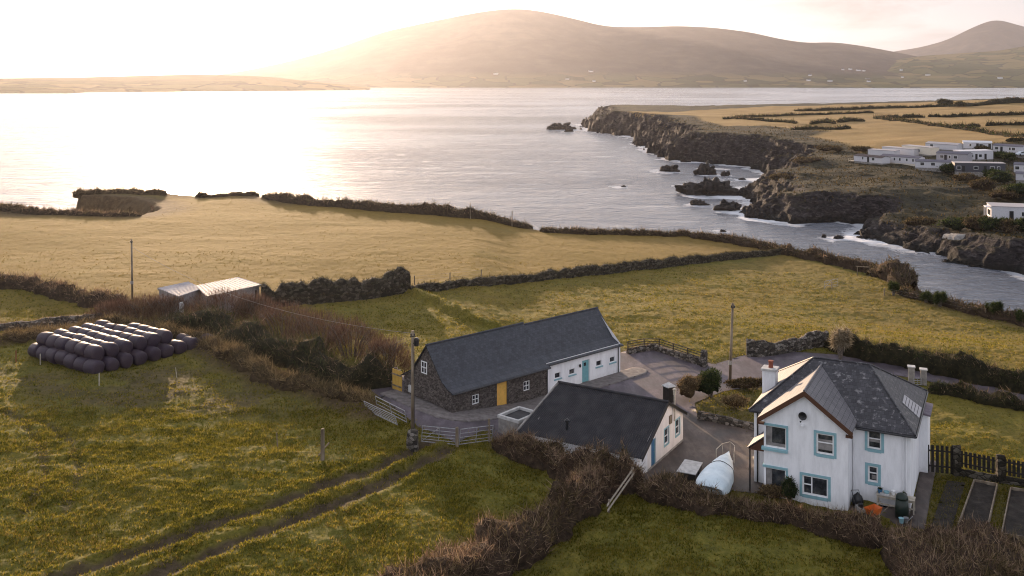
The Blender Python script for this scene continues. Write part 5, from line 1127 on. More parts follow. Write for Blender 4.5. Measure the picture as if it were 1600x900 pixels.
# pale rubble heap behind the stone gable
rr_ = random.Random(5); x, y, _ = FC.o + FC.m @ Vector((1.0, DEP + 4.0, 0)); mb = MB()
for i in range(46):
    px_, py_ = x + rr_.gauss(0, .9), y + rr_.gauss(0, .7); s_ = rr_.uniform(.12, .32); z_ = float(base_h(px_, py_)) + rr_.uniform(0, .5); mb.hexa([(px_ - s_, py_ - s_, z_ - s_), (px_ + s_, py_ - s_ * .7, z_ - s_), (px_ + s_ * .8, py_ + s_, z_ - s_), (px_ - s_, py_ + s_, z_ - s_)], [(px_ - s_ * .7, py_ - s_ * .6, z_ + s_ * .6), (px_ + s_ * .7, py_ - s_ * .5, z_ + s_ * .5), (px_ + s_ * .5, py_ + s_ * .7, z_ + s_ * .7), (px_ - s_ * .6, py_ + s_ * .6, z_ + s_ * .5)])
tag(bevel(link('rubble', mb, surf('pink_rubble', [(.30, .23, .21), (.45, .37, .35), (.6, .53, .5)], 3, .9)), .03) and bpy.data.objects['rubble'], 'heap of pale pinkish stones behind the stone gable', 'rubble', kind='stuff')

# ------------------------------------------------------------------ fences
def rail_fence(name, label, pts, h_, rails, step, mat, pw_=.1, hf=base_h, group=None, cat='fence', wire_=False, z0=0.0, rr=.045):
    P_, s = resample(pts, step); r0 = Vector((*P_[0], float(hf(*P_[0])) + z0)); root = empty(name, r0, 0, label, cat, group); T = []
    for i, (x_, y_) in enumerate(P_):
        b_ = Vector((x_, y_, float(hf(x_, y_)) + z0)) - r0; j = (.06 * vn(i * 1.7, 3.3)) if wire_ else 0; T.append(b_); mb = MB(); mb.hexa([(b_.x - pw_/2, b_.y - pw_/2, b_.z - .25), (b_.x + pw_/2, b_.y - pw_/2, b_.z - .25), (b_.x + pw_/2, b_.y + pw_/2, b_.z - .25), (b_.x - pw_/2, b_.y + pw_/2, b_.z - .25)], [(b_.x - pw_/2 + j, b_.y - pw_/2, b_.z + h_), (b_.x + pw_/2 + j, b_.y - pw_/2, b_.z + h_), (b_.x + pw_/2 + j, b_.y + pw_/2, b_.z + h_), (b_.x - pw_/2 + j, b_.y + pw_/2, b_.z + h_)]); link('post', mb, mat, root)
    for t in rails: link('wire' if wire_ else 'rail', MB().path([q + Z_UP * (h_ * t) for q in T], .008 if wire_ else rr, 4), M['conc'] if wire_ else mat, root)
    return root
YF = g2([(981, 553), (1021, 546), (1098, 572)])
stone_wall('stone_wall', 'low stone wall under the black rail fence of the turning area', YF, .55, [.5, .55, .75], 33, veg=20); rail_fence('rail_fence', 'black timber rail fence on the low wall of the turning area', YF, .75, (.35, .68, 1.0), 1.9, M['darkwood'], .11, z0=.5)
stone_wall('stone_pillar', 'round topped stone pillar at the end of the black rail fence', [G(1096, 572)[:2], G(1104, 573)[:2]], .9, [1.5, 1.5], 34, cat='pillar', rough=.1)
rail_fence('wire_fence', 'old post and wire fence beside the long dividing wall', g2([(648, 446), (676, 446), (705, 441), (752, 436)]), 1.3, (.55, .95), 3.4, M['timber'], .13, wire_=True)
rail_fence('wire_fence', 'post and wire fence on the cliff edge hedge', g2([(735, 342), (776, 349), (800, 354)]), 3.1, (.7, .95), 4.2, M['timber'], .16, wire_=True); rail_fence('wire_fence', 'post and wire fence along the inlet bank', g2([(1300, 452), (1345, 458), (1400, 465), (1470, 480), (1540, 496)]), 1.2, (.55, .95), 7, M['timber'], .12, wire_=True)
gate('wooden field gate by the inlet bank', gz(1288, 452), gz(1309, 448), 1.2, 4, True, group='gates far off'); root = empty('goal_arch', gz(1339, 430), R(-20), 'square timber frame in the scrub of the inlet bank', 'arch')
for x in (0, 1.8): mb = MB(); mb.box(x, x + .12, 0, .12, -.3, 1.35); link('post', mb, M['timber'], root)
mb = MB(); mb.box(-.1, 2.0, -.02, .13, 1.35, 1.47); link('top_rail', mb, M['timber'], root)
def pickets(label, p, q, h_, base=0.0):
    p, q = Vector(p), Vector(q); d = q - p; L = d.length; a = math.atan2(d.y, d.x); root = empty('picket_fence', p, a, label, 'fence', 'dark picket fence panels'); mb = MB(); k = int(L / .27)
    for i in range(k): x = (i + .5) * L / k; mb.box(x - .095, x + .095, -.012, .012, base + .05, base + h_ + .03 * vn(i * .9, 1.0))
    link('pickets', mb, M['darkwood'], root)
    for t in (.25, .8): mb = MB(); mb.box(0, L, .014, .06, base + h_ * t - .05, base + h_ * t + .05); link('rail', mb, M['darkwood'], root)
    return root
f0, f1, f2_, f3 = gz(1446, 738), gz(1491, 742), gz(1560, 754), gz(1660, 771)
pickets('tall dark picket panel next to the farmhouse wall', f0, f1, 1.95); pickets('dark picket panel between the two stone piers', f1 + Vector((.35, 0, 0)), f2_ - Vector((.2, 0, 0)), 1.15, .55); pickets('dark picket panel running off the right edge', f2_ + Vector((.3, 0, 0)), f3, 1.15, .5)
for i, (p_, lab) in enumerate(((f1, 'square stone pier beside the tall picket panel'), (f2_, 'square stone pier between the two low picket panels'))): stone_wall('stone_pier', lab, [(p_.x - .1, p_.y + .05), (p_.x + .42, p_.y - .02)], .55, [2.0 - .2 * i] * 2, 36 + i, cat='pier', rough=.05, mat='mosswall')
mb = MB(); d = f3 - f1; 
stone_wall('kerb_wall', 'low concrete kerb under the picket fence', [tuple(f1[:2]), tuple(f2_[:2]), tuple(f3[:2])], .3, [.5] * 3, 38, mat='mosswall', rough=.05)

# ------------------------------------------------------------------ garden walls, pillars
stone_wall('garden_wall', 'low stone garden wall along the gravel yard', g2([(1091, 654), (1135, 663), (1180, 672)]), .5, [.6, .55, .55], 41, veg=15); 
x, y, z = G(1045, 628); root = empty('dark_pillar', (x, y, z), R(30), 'dark square pillar with a pale pyramid cap by the clipped hedge', 'pillar'); mb = MB(); mb.box(-.36, .36, -.36, .36, -.2, 1.35); bevel(link('shaft', mb, M['darkwood'], root), .03)
mb = MB(); mb.add([(-.44, -.44, 1.35), (.44, -.44, 1.35), (.44, .44, 1.35), (-.44, .44, 1.35), (-.42, -.42, 1.42), (.42, -.42, 1.42), (.42, .42, 1.42), (-.42, .42, 1.42), (0, 0, 1.72)], [(3, 2, 1, 0), (0, 1, 5, 4), (1, 2, 6, 5), (2, 3, 7, 6), (3, 0, 4, 7), (4, 5, 8), (5, 6, 8), (6, 7, 8), (7, 4, 8)]); link('cap', mb, M['paleconc'], root)
for (px, py, h_, lab) in ((1424, 601, 1.6, 'left white rendered gate pillar with pale cap'), (1443, 601, 1.35, 'right shorter white gate pillar')):
    x, y, z = G(px, py); root = empty('gate_pillar', (x, y, z), R(-20), lab, 'gate pillar', 'pair of white gate pillars'); mb = MB(); mb.box(-.27, .27, -.27, .27, -.3, h_); bevel(link('shaft', mb, M['conc'], root), .02); mb = MB(); mb.box(-.33, .33, -.33, .33, h_, h_ + .1); bevel(link('cap', mb, M['paleconc'], root), .02)
A_, B__ = gz(1427, 603), gz(1440, 603); gate('low white bar gate between the white pillars', A_, B__, .7, 4, False, group='gates far off')

# ------------------------------------------------------------------ vegetable beds
soil = surf('dark_soil', [(.010, .008, .006), (.022, .017, .013), (.045, .035, .028)], 2.2, .95, .8, 10, .06); M['soil'] = soil
def bed(label, px4):
    q = [Vector(G(*p)) for p in px4]; o_ = sum(q, Vector()) / 4; root = empty('raised_bed', o_, 0, label, 'raised bed', 'raised vegetable beds'); L = [p - o_ for p in q]; mb = MB()
    for p, s_ in zip(L, L[1:] + L[:1]):
        d = (s_ - p).normalized(); nn_ = Vector((-d.y, d.x, 0)) * .07; mb.hexa([p - Z_UP * .1, s_ - Z_UP * .1, s_ - Z_UP * .1 + nn_, p - Z_UP * .1 + nn_], [p + Z_UP * .34, s_ + Z_UP * .34, s_ + Z_UP * .34 + nn_, p + Z_UP * .34 + nn_])
    link('frame', mb, M['timber'], root); nn_ = 22; V = []
    for i in range(nn_):
        for j in range(nn_):
            p = (L[0].lerp(L[1], j / (nn_ - 1))).lerp(L[3].lerp(L[2], j / (nn_ - 1)), i / (nn_ - 1)); k = .985; V.append((p.x * k, p.y * k, .17 + .09 * float(fbm(p.x * 1.4 + 5, p.y * 1.4, 3, 44))))
    link('soil', mesh_np('soil', V, [grid_faces(nn_, nn_)]), M['soil'], root, True)
bed('raised bed of bare dark soil nearest the farmhouse', [(1523, 757), (1557, 763), (1541, 834), (1498, 828)]); bed('raised bed cut by the right edge of the view', [(1580, 769), (1640, 779), (1632, 852), (1566, 841)])
sheet('soil', g2([(1480, 752), (1508, 756), (1484, 838), (1452, 830)]), .08, M['soil'], 'strip of bare dug soil beside the raised beds', 'soil', .25)

# ------------------------------------------------------------------ things in the corner of the farmhouse
def H(a, b_, z=.07): return FH.o + FH.m @ Vector((a, b_, z))
tb = empty('potting_table', H(1.55, 1.25), FH.a, 'pale wooden potting table below the small window', 'table'); tw_, td_ = 2.3, .75
mb = MB()
for i in range(4): mb.box(0, tw_, i * .19, i * .19 + .17, .84, .88)
link('top', mb, M['palewood'], tb)
for (x, y) in ((.03, .03), (tw_ - .11, .03), (.03, td_ - .11), (tw_ - .11, td_ - .11)): mb = MB(); mb.box(x, x + .08, y, y + .08, 0, .84); link('leg', mb, M['palewood'], tb)
mb = MB(); mb.box(.11, tw_ - .11, .04, .09, .70, .82); mb.box(.11, tw_ - .11, .04, .09, .28, .36); link('rail', mb, M['palewood'], tb)
def pot(name, label, a, b_, r_, h_, mat, plant=False, z=.955):
    root = empty(name, H(a, b_, z), 0, label, 'pot', 'pots on the potting table'); mb = MB(); mb.lathe([(r_ * .7, 0), (r_, h_), (r_ * 1.08, h_), (r_ * 1.08, h_ + .03), (r_ * .9, h_ + .03), (r_ * .85, h_ - .02)], n=14); link('pot', mb, mat, root)
    if plant: r = np.random.default_rng(int(a * 100)); m_ = 120; B = np.zeros((m_, 3)) + np.array([0, 0, h_]); D_ = r.normal(size=(m_, 3)) * .6 + np.array([0, 0, .7]); D_ /= np.linalg.norm(D_, axis=1)[:, None]; V, F = tri_twigs(B, D_, r.uniform(.1, .3, m_), np.full(m_, .03), r=r); link('plant', mesh_np('plant', V, [F]), M['leaf'], root)
pot('plant_pot', 'blue glazed pot at the left of the table', 1.75, 1.6, .15, .22, M['blue'], True); pot('plant_pot', 'pale pot in the middle of the table', 2.55, 1.65, .14, .25, M['upvc']); pot('plant_pot', 'black pot at the right of the table', 3.2, 1.6, .16, .18, M['black'], True); pot('plant_pot', 'aqua tub near the left front of the table', 2.15, 1.55, .17, .16, M['aqua'])
mb = MB(); mb.box(-.3, .3, -.18, .18, 0, .05); mb.box(-.27, .27, -.15, .15, .05, .09); o_ = link('seed_tray', mb, M['paleconc']); o_.location = H(2.05, 1.4, .952); o_.rotation_euler = (0, 0, FH.a); tag(o_, 'flat pale seed tray on the table front', 'tray')
root = empty('compost_bin', H(4.15 - 1.05, .55 + .25), FH.a, 'dark green domed compost bin beside the table', 'compost bin'); root.location = H(3.15, .65); mb = MB(); mb.lathe([(.42, 0), (.40, .6), (.36, 1.15)], n=20); link('body', mb, plain('dark_green_plastic', (.012, .022, .016), .5), root, True); mb = MB(); mb.lathe([(.38, 1.15), (.37, 1.25), (.28, 1.42), (.1, 1.5)], n=20); link('lid', mb, bpy.data.materials['dark_green_plastic'], root, True)
wb = empty('wheelbarrow', H(1.55, -.45), FH.a + R(-35), 'orange wheelbarrow tipped up at the house corner', 'wheelbarrow'); org = plain('orange_paint', (.55, .12, .02), .45)
mb = MB(); b4 = [(-.28, -.25, .25), (.28, -.25, .25), (.28, .35, .35), (-.28, .35, .35)]; t4 = [(-.34, -.42, .66), (.34, -.42, .66), (.32, .50, .70), (-.32, .50, .70)]
for i in range(4): j = (i + 1) % 4; mb.slab([b4[i], b4[j], t4[j], t4[i]], (0, 0, .02))
mb.slab(b4, (0, 0, .02)); link('tray', mb, org, wb); mb = MB()
for i in range(18):
    t0_, t1_ = 2 * math.pi * i / 18, 2 * math.pi * (i + 1) / 18; mb.tube((0, -.62 + .19 * math.cos(t0_), .2 + .19 * math.sin(t0_)), (0, -.62 + .19 * math.cos(t1_), .2 + .19 * math.sin(t1_)), .05, n=6)
link('wheel', mb, M['black'], wb)
for s_ in (-1, 1): mb = MB(); mb.tube((s_ * .05, -.62, .2), (s_ * .3, .3, .3), .022); mb.tube((s_ * .3, .3, .3), (s_ * .33, 1.1, .72), .022); link('handle', mb, M['timber'], wb); mb = MB(); mb.tube((s_ * .3, .3, .3), (s_ * .3, .45, 0), .02); link('leg', mb, M['black'], wb)
lm = empty('lawn_mower', H(.75, .25), FH.a + R(30), 'grey and black lawn mower with folded handle by the corner', 'lawn mower'); mb = MB(); mb.hexa([(-.28, -.4, .08), (.28, -.4, .08), (.28, .4, .08), (-.28, .4, .08)], [(-.22, -.32, .3), (.22, -.32, .3), (.22, .34, .34), (-.22, .34, .34)]); bevel(link('deck', mb, M['conc'], lm), .04); mb = MB(); mb.lathe([(.15, .3), (.17, .36), (.15, .5), (.06, .54)], n=14); link('engine', mb, M['black'], lm)
for (x, y) in ((-.3, -.3), (.3, -.3), (-.3, .3), (.3, .3)): mb = MB(); mb.tube((x - .03, y, .1), (x + .03, y, .1), .1, n=12); link('wheel', mb, M['black'], lm)
mb = MB(); mb.path([(-.2, .35, .3), (-.24, .9, 1.0), (.24, .9, 1.0), (.2, .35, .3)], .018); link('handle', mb, M['black'], lm)
mb = MB(); mb.lathe([(.05, 0), (.32, .06), (.38, .3), (.28, .62), (.08, .8), (.05, .86)], n=14); o_ = link('bin_bag', mb, M['black'], None, True); o_.location = H(.45, 1.1); tag(o_, 'full black sack against the downpipe', 'sack')
for i, (a, b_, lab) in enumerate(((3.45, -.05, 'grey watering can at the house corner'), (3.2, -.25, 'small blue grey bucket by the corner'))):
    mb = MB(); mb.lathe([(.12, 0), (.16, .3), (.17, .3), (.15, .28)], n=12); 
    if i == 0: mb.tube((.12, 0, .08), (.42, 0, .38), .025); mb.path([(-.12, 0, .1), (-.26, 0, .22), (-.12, 0, .3)], .015)
    o_ = link('watering_can' if i == 0 else 'bucket', mb, M['galv'] if i == 0 else M['aqua']); o_.location = H(a, b_); tag(o_, lab, 'can' if i == 0 else 'bucket')

# ------------------------------------------------------------------ covered boat, flat trailer
tarp = surf('blue_white_tarpaulin', [(.46, .55, .60), (.56, .65, .70), (.66, .74, .78)], 1.4, .5, .5, 3, .06)
bo = Vector(G(1107, 786)); bf = Vector(G(1139, 737)); dirb = (bf - bo); LB = dirb.length; bt = empty('boat', bo, math.atan2(dirb.y, dirb.x), 'small boat under a pale blue tarpaulin tied with a dark strap', 'boat')
st_ = np.linspace(0, 1, 22); rows = []; hrows = []
for t in st_:
    w_ = 1.15 * (1 - max(0, (t - .22) / .79) ** 1.9) ** .95 * (1 - .10 * (1 - t)); w_ = max(w_, .05); zg = .95 + .22 * t; e_ = min(1, .25 + t * 6); zr = zg + e_ * (.16 + .42 * math.sin(math.pi * min(1, .28 + t * .62)) + .03 * math.sin(t * 19)); w_ *= .86 + .14 * min(1, t * 7)
    x = t * LB; ring_ = [(x, -w_ * 1.04, zg - .45 + .05 * math.sin(t * 23))]
    for k in range(11): an_ = math.pi * k / 10; ring_.append((x, -math.cos(an_) * w_ * 1.0, zg + (zr - zg) * math.sin(an_) ** 1.25 * (1 + .05 * math.sin(t * 14 + k * 1.3))))
    rows.append(ring_ + [(x, w_ * 1.04, zg - .45 + .05 * math.sin(t * 19 + 1))])
    hrows.append([(x, -w_, zg - .08), (x, -w_ * .8, .62), (x, 0, .42 + .3 * t ** 3), (x, w_ * .8, .62), (x, w_, zg - .08)])
def loft(rows):
    k = len(rows[0]); mb = MB(); mb.v = [p for r_ in rows for p in r_]; mb.f = [tuple(int(q) for q in f) for f in grid_faces(len(rows), k)] + [tuple(range(k)), tuple((len(rows) - 1) * k + i for i in reversed(range(k)))]; return mb
link('hull', loft(hrows), M['upvc'], bt, True); cv = link('tarpaulin', loft(rows), tarp, bt, True)
def cover_z(t, yf):
    i = t * 21; a = int(min(20, i)); f = i - a; r0, r1 = rows[a], rows[a + 1]; return [Vector(r0[j]).lerp(Vector(r1[j]), f) for j in range(13)]
for t in (.56,): link('strap', MB().path([p + Vector((0, 0, .02)) for p in cover_z(t, 0)], .025, 5), M['black'], cv)
mb = MB(); zz_ = 1.85; ring = [(LB * .80, -.62, zz_), (LB * .97, -.45, zz_ + .1), (LB * 1.06, 0, zz_ + .14), (LB * .97, .45, zz_ + .1), (LB * .80, .62, zz_)]; mb.path([(LB * .80, -.62, 1.1)] + ring + [(LB * .80, .62, 1.1)], .022)
for p in ring[1:4]: mb.tube(p, (p[0] - .05, p[1] * .8, 1.15), .018)
link('bow_rail', mb, M['palewood'], bt); mb = MB(); mb.box(.3, LB * .9, -.5, -.42, .32, .4); mb.box(.3, LB * .9, .42, .5, .32, .4); mb.box(LB * .9, LB * 1.2, -.05, .05, .32, .4); link('trailer', mb, M['galv'], bt)
for s_ in (-.85, .85): mb = MB(); mb.tube((LB * .35, s_ - .08, .27), (LB * .35, s_ + .08, .27), .27, n=18); link('wheel', mb, M['black'], bt)
fq = [at(1070, 717, .75), at(1098, 722.5, .75), at(1087, 741.5, .75), at(1057, 736, .75)]; o_ = sum(fq, Vector()) / 4; o_.z = 0; fl = empty('flat_trailer', o_, 0, 'low dark trailer with a flat white lid in the yard', 'trailer'); q4 = [p - o_ for p in fq]
mb = MB(); mb.slab(q4, (0, 0, -.06)); bevel(link('lid', mb, M['paleconc'], fl), .012); mb = MB(); mb.slab([Vector((p.x * .93, p.y * .93, .68)) for p in q4], (0, 0, -.4)); link('body', mb, M['black'], fl)
for k in ((q4[0] + q4[3]) / 2, (q4[1] + q4[2]) / 2): mb = MB(); d = (q4[1] - q4[0]).normalized(); c_ = Vector((k.x * .9, k.y * .9, .26)); mb.tube(c_ - d * .08, c_ + d * .08, .26, n=16); link('wheel', mb, M['black'], fl)
# grey timber rail lying against the hedge corner
A_, B__ = Vector(G(948, 806)) + Z_UP * .55, Vector(G(991, 768)) + Z_UP * 1.55; root = empty('timber_rail', A_, 0, 'long weathered pale plank rail slanting up at the hedge corner', 'rail'); d = B__ - A_
for off in (0, .28): mb = MB(); o2 = Vector((.1 * off, -.3 * off, -off)); mb.hexa([o2, o2 + d, o2 + d + Vector((.05, .08, 0)), o2 + Vector((.05, .08, 0))], [o2 + Z_UP * .17, o2 + d + Z_UP * .17, o2 + d + Vector((.05, .08, .17)), o2 + Vector((.05, .08, .17))]); link('plank', mb, M['palewood'], root)
for t in (.08, .92): mb = MB(); p = d * t; mb.box(p.x - .05, p.x + .05, p.y + .02, p.y + .14, p.z - 1.6, p.z + .25); link('post', mb, M['timber'], root)
# ------------------------------------------------------------------ mobile homes on the headland
def mobile(label, xl, yl, xr, yr, h_, wm, rm, wins=(.2, .5, .8), doors=(), style='gable', dep=3.6, skirt=M['conc'], name='mobile_home', cat='mobile home', deck=False, group='mobile homes on the headland'):
    a, b_ = Vector(GH(xl, yl)), Vector(GH(xr, yr)); d = b_ - a; L = math.hypot(d.x, d.y); ang_ = math.atan2(d.y, d.x); zb = max(min(a.z, b_.z), (a.z + b_.z) / 2 - .4); root = empty(name, (a.x, a.y, zb), ang_, label, cat, group)
    mb = MB(); mb.box(.08, L - .08, .08, dep - .08, -1.6, .5); link('skirt', mb, skirt, root); mb = MB()
    if style == 'gable':
        e = h_ * .83; mb.box(0, L, 0, dep, .5, e); mb.add([(0, 0, e), (0, dep, e), (0, dep / 2, h_ - .05), (L, 0, e), (L, dep, e), (L, dep / 2, h_ - .05)], [(1, 0, 2), (3, 4, 5)])
        rf = roof_slab([(-.12, -.16, e - .04), (-.12, dep / 2, h_), (-.12, dep + .16, e - .04)], [(L + .12, -.16, e - .04), (L + .12, dep / 2, h_), (L + .12, dep + .16, e - .04)], .08)
    else: e = h_ - .1; mb.box(0, L, 0, dep, .5, e); rf = MB().hexa([(-.1, -.1, e), (L + .1, -.1, e), (L + .1, dep + .1, e), (-.1, dep + .1, e)], [(-.08, -.08, h_), (L + .08, -.08, h_), (L + .08, dep + .08, h_ + .1), (-.08, dep + .08, h_ + .1)])
    link('wall', mb, wm, root); link('roof', rf, rm, root)
    for t in wins:
        ww = 1.1 if (int(t * 100) % 2 == 0) else .6; mb = MB(); x = t * L; mb.box(x - ww / 2 - .07, x + ww / 2 + .07, -.05, 0, 1.18, 2.22); f_ = link('window', mb, M['upvc'], root); mb = MB(); mb.box(x - ww / 2, x + ww / 2, -.06, -.051, 1.25, 2.15); link('pane', mb, M['glass'], f_)
    mb = MB(); mb.box(-.05, 0, dep * .2, dep * .8, 1.0, 2.2); link('window', mb, M['glass'], root)
    for t in doors: mb = MB(); x = t * L; mb.box(x - .42, x + .42, -.05, 0, .52, 2.3); link('door', mb, M['black'], root)
    if deck:
        mb = MB(); mb.box(-2.2, -.05, -.3, dep, .3, .42); mb.box(-2.2, -.05, -.3, -.24, 1.2, 1.28)
        for x in (-2.2, -1.1, -.12): mb.box(x, x + .08, -.3, -.22, -1.2, 1.28)
        link('deck', mb, M['palewood'], root)
    return root
M['vanwhite'] = plain('caravan_white', (.56, .55, .58), .6); M['vancream'] = plain('caravan_cream', (.62, .57, .48), .5); M['vangrey'] = plain('caravan_grey', (.34, .33, .36), .55); M['vandark'] = plain('caravan_charcoal', (.06, .06, .075), .55)
M['rgrey'] = plain('grey_roof_sheet', (.13, .125, .15), .9, .08); M['rdark'] = plain('dark_roof_sheet', (.05, .045, .055), .9, .08); M['rpale'] = plain('pale_roof_sheet', (.36, .34, .35), .85, .1)
mobile('white mobile home with dark roof and deck at the cliff end', 1334, 253, 1378, 258, 2.9, M['vanwhite'], M['rdark'], (.33, .7), (.52,), deck=True)
mobile('long white mobile home with blue grey roof beside the cliff end one', 1376, 255, 1436, 259, 3.1, M['vanwhite'], M['rgrey'], (.10, .37, .51, .69, .85), (), skirt=M['vancream'])
mobile('low white mobile home with mauve grey roof behind a pale skirt wall', 1430, 264, 1486, 266, 3.0, M['vanwhite'], M['rgrey'], (.2, .5), ())
mobile('charcoal mobile home with pale roof edge', 1492, 270, 1571, 272, 3.2, M['vandark'], M['rpale'], (.08, .42, .74, .87), (.17, .60), 'flat')
mobile('mobile home showing only its pale roof behind the cliff end one', 1356, 245, 1398, 247, 2.7, M['vanwhite'], M['rpale'], (), (), 'flat')
mobile('mobile home with pale roof in the second row', 1378, 241, 1428, 244, 2.8, M['vanwhite'], M['rpale'], (), (), 'flat')
mobile('cream mobile home with bright roof in the second row', 1409, 240, 1454, 244, 3.1, M['vancream'], M['rpale'], (.1, .35, .6), (.5,), 'flat')
mobile('grey mobile home with gabled grey roof in the middle', 1463, 252, 1512, 254, 3.5, M['vangrey'], M['rgrey'], (.18, .43, .62), (.3,))
mobile('white box shaped mobile home standing above the charcoal one', 1501, 252, 1552, 249, 3.4, M['vanwhite'], M['vanwhite'], (.12, .34, .60), (.48, .76), 'flat')
mobile('pale mobile home at the back left of the rear row', 1446, 234, 1496, 236, 3.0, M['vanwhite'], M['rpale'], (.2,), ())
mobile('white mobile home in the rear row', 1505, 234, 1550, 234, 3.2, M['vanwhite'], M['vanwhite'], (.25, .62), (.5, .92))
mobile('white mobile home with grey roof at the right of the rear row', 1551, 234, 1598, 239, 3.2, M['vanwhite'], M['rgrey'], (.14, .58, .7), (.3,))
mobile('white mobile home cut by the right edge', 1584, 271, 1640, 273, 3.3, M['vanwhite'], M['rgrey'], (.1, .34, .5), ()); mobile('lower white mobile home cut by the right edge', 1587, 284, 1640, 286, 2.8, M['vanwhite'], M['rgrey'], (.3,), ())
ch_ = mobile('white flat roofed chalet with open porch above the harbour wall', 1549, 345, 1640, 347, 3.3, M['vanwhite'], M['rpale'], (.55, .8), (.35,), 'flat', 6.0, name='chalet', cat='chalet', group='chalets')
mb = MB()
for y in (.1, 2.6): mb.box(-1.1, -.95, y, y + .14, -.4, 2.9)
mb.box(-1.15, -.02, 0, 2.8, 2.9, 3.08); mb.box(-1.15, -.02, 0, 2.8, .3, .42); link('porch', mb, M['vanwhite'], ch_)
x, y, z = GH(1597, 240); car = empty('parked_car', (x, y, z), R(8), 'pale silver car parked by the rear mobile homes', 'car'); mb = MB(); pr = [(-2.0, .3), (-2.0, .75), (-1.75, .92), (-1.2, 1.0), (-.75, 1.45), (.75, 1.48), (1.35, 1.02), (1.95, .85), (2.05, .3)]
mb.slab([(a, -.8, b_) for a, b_ in pr], (0, 1.6, 0)); bevel(link('body', mb, plain('silver_paint', (.5, .55, .6), .3), car), .08); mb = MB(); mb.slab([(-1.0, -.81, 1.0), (-.68, -.81, 1.38), (.68, -.81, 1.40), (1.1, -.81, 1.03)], (0, 1.62, 0)); link('windows', mb, M['glass'], car)
for a in (-1.25, 1.3):
    for b_ in (-.78, .78): mb = MB(); mb.tube((a, b_ - .1, .31), (a, b_ + .1, .31), .31, n=16); link('wheel', mb, M['black'], car)
stone_wall('harbour_wall', 'pale brown retaining wall above the inlet rocks', [unproj(1478, 388, -9.5), unproj(1500, 393, -9.5), unproj(1550, 398, -9.5), unproj(1592, 402, -9.5)], 2.4, [3.2, 3.9, 3.9, 3.6], 51, hf=lambda x, y: np.asarray(x) * 0 - 9.6, mat='conc', rough=.05)
# ------------------------------------------------------------------ hedges, bushes on the headland
hh2 = lambda x, y: headland_h(np.asarray(x, float), np.asarray(y, float))[0]
HH = lambda *p: [GH(a, b_)[:2] for a, b_ in p]
for i, (lab, pts, w_, h_) in enumerate([
    ('thick dark hedge line along the headland skyline', [(1242,173.5),(1330,171.5),(1420,169),(1480,167.5)], 6, 3.0), ('dark wooded strip on the headland skyline at the right', [(1480,167.5),(1540,163.5),(1600,160),(1700,156)], 16, [3, 5, 6]),
    ('dark field hedge on the upper headland left of the gap', [(1370,184),(1445,184.5)], 3, 2.6), ('dark field hedge on the upper headland right of the gap', [(1451,183.5),(1520,182),(1600,179.5),(1700,178)], 3, 2.6),
    ('long low hedge running diagonally down the headland fields', [(1365,184),(1430,192),(1480,199),(1540,207),(1600,215),(1680,224)], 3, 1.8), ('short dark hedge between the right headland fields', [(1488,199.5),(1532,198)], 3, 2.4), ('dark hedge between the right headland fields reaching the edge', [(1540,197),(1600,195),(1700,194)], 3, 2.4),
    ('thin hedge crossing the headland towards the skyline', [(1130,186),(1180,183),(1240,181),(1330,178),(1365,177)], 3, 1.8), ('thin hedge across the left headland field', [(1150,186),(1200,190),(1245,194)], 3, 1.8),
    ('dark scrub bank at the cliff top by the middle headland field', [(1236,203),(1280,202),(1330,201)], 6, 2.4), ('low dark scrub mound left of the headland hedges', [(1268,195),(1290,192),(1305,194)], 4, 2.6), ('low dark scrub mound near the top of the headland', [(1310,192),(1332,189),(1352,189)], 4, 2.6),
    ('dark hedge behind the rear mobile homes', [(1572,222),(1600,220),(1680,220)], 4, 2.2)]):
    hedge('headland_hedge', lab, 'hedge', HH(*pts), np.atleast_1d(w_) * .8, np.atleast_1d(h_) * .6, 'darkhedge', 14, (.6, 1.6), .5, 120 + i, hf=hh2, tw=.25, sink=.4)
for i, (px, py, rx, hgt, k, lab) in enumerate([(1483,268,2.6,3.0,'leaf','dark bush left of the charcoal mobile home'),(1549,276,2.2,3.0,'leaf','dark bush in front of the charcoal mobile home'),(1562,284,3.4,4.2,'leaf','big dark green bush below the charcoal mobile home'),
    (1508,280,4.0,2.4,'gorse','brown scrub below the charcoal mobile home'),(1535,294,3.6,3.4,'gorse','brown rounded bush on the slope below the homes'),(1536,238,2.6,1.8,'gorse','scrub beside the white rear mobile homes'),(1562,246,2.4,2.2,'leaf','green bush by the parked car'),(1578,250,2.4,2.6,'leaf','green bush right of the parked lane'),
    (1347,236,4.5,2.0,'gorse','dark scrub behind the cliff end mobile home'),(1296,236,6,2.6,'gorse','brown scrub on the cliff shoulder'),(1262,250,6,2.8,'gorse','dark scrub in the gully'),(1225,270,5,2.2,'gorse','brown scrub near the cliff spur'),(1440,350,4,2.0,'gorse','low brown scrub left of the chalet'),
    (1505,358,4.4,3.2,'leaf','dark bush at the left end of the harbour wall'),(1530,356,3.6,3.4,'gorse','brown bush above the harbour wall'),(1555,356,3.2,3.2,'leaf','dark bush below the chalet porch'),(1580,357,3.4,3.0,'gorse','scrub bush below the chalet'),(1603,358,3.0,3.4,'leaf','dark bush below the chalet at the edge'),(1595,305,4,3,'leaf','dark green hedge bush above the chalet at the edge'),(1572,308,4,2.6,'gorse','scrub above the chalet'),(1477,167,6,6,'darkhedge','lone dark tree on the headland skyline'),(1500,168,4,4,'darkhedge','small tree on the headland skyline')]):
    leafy('bush', lab, 'bush' if i < 20 else 'tree', GH(px, py)[:2], rx, rx * .8, hgt, 900, k, .55 if i < 20 else .9, 300 + i, hf=hh2, trunk=False, dz=-.2)
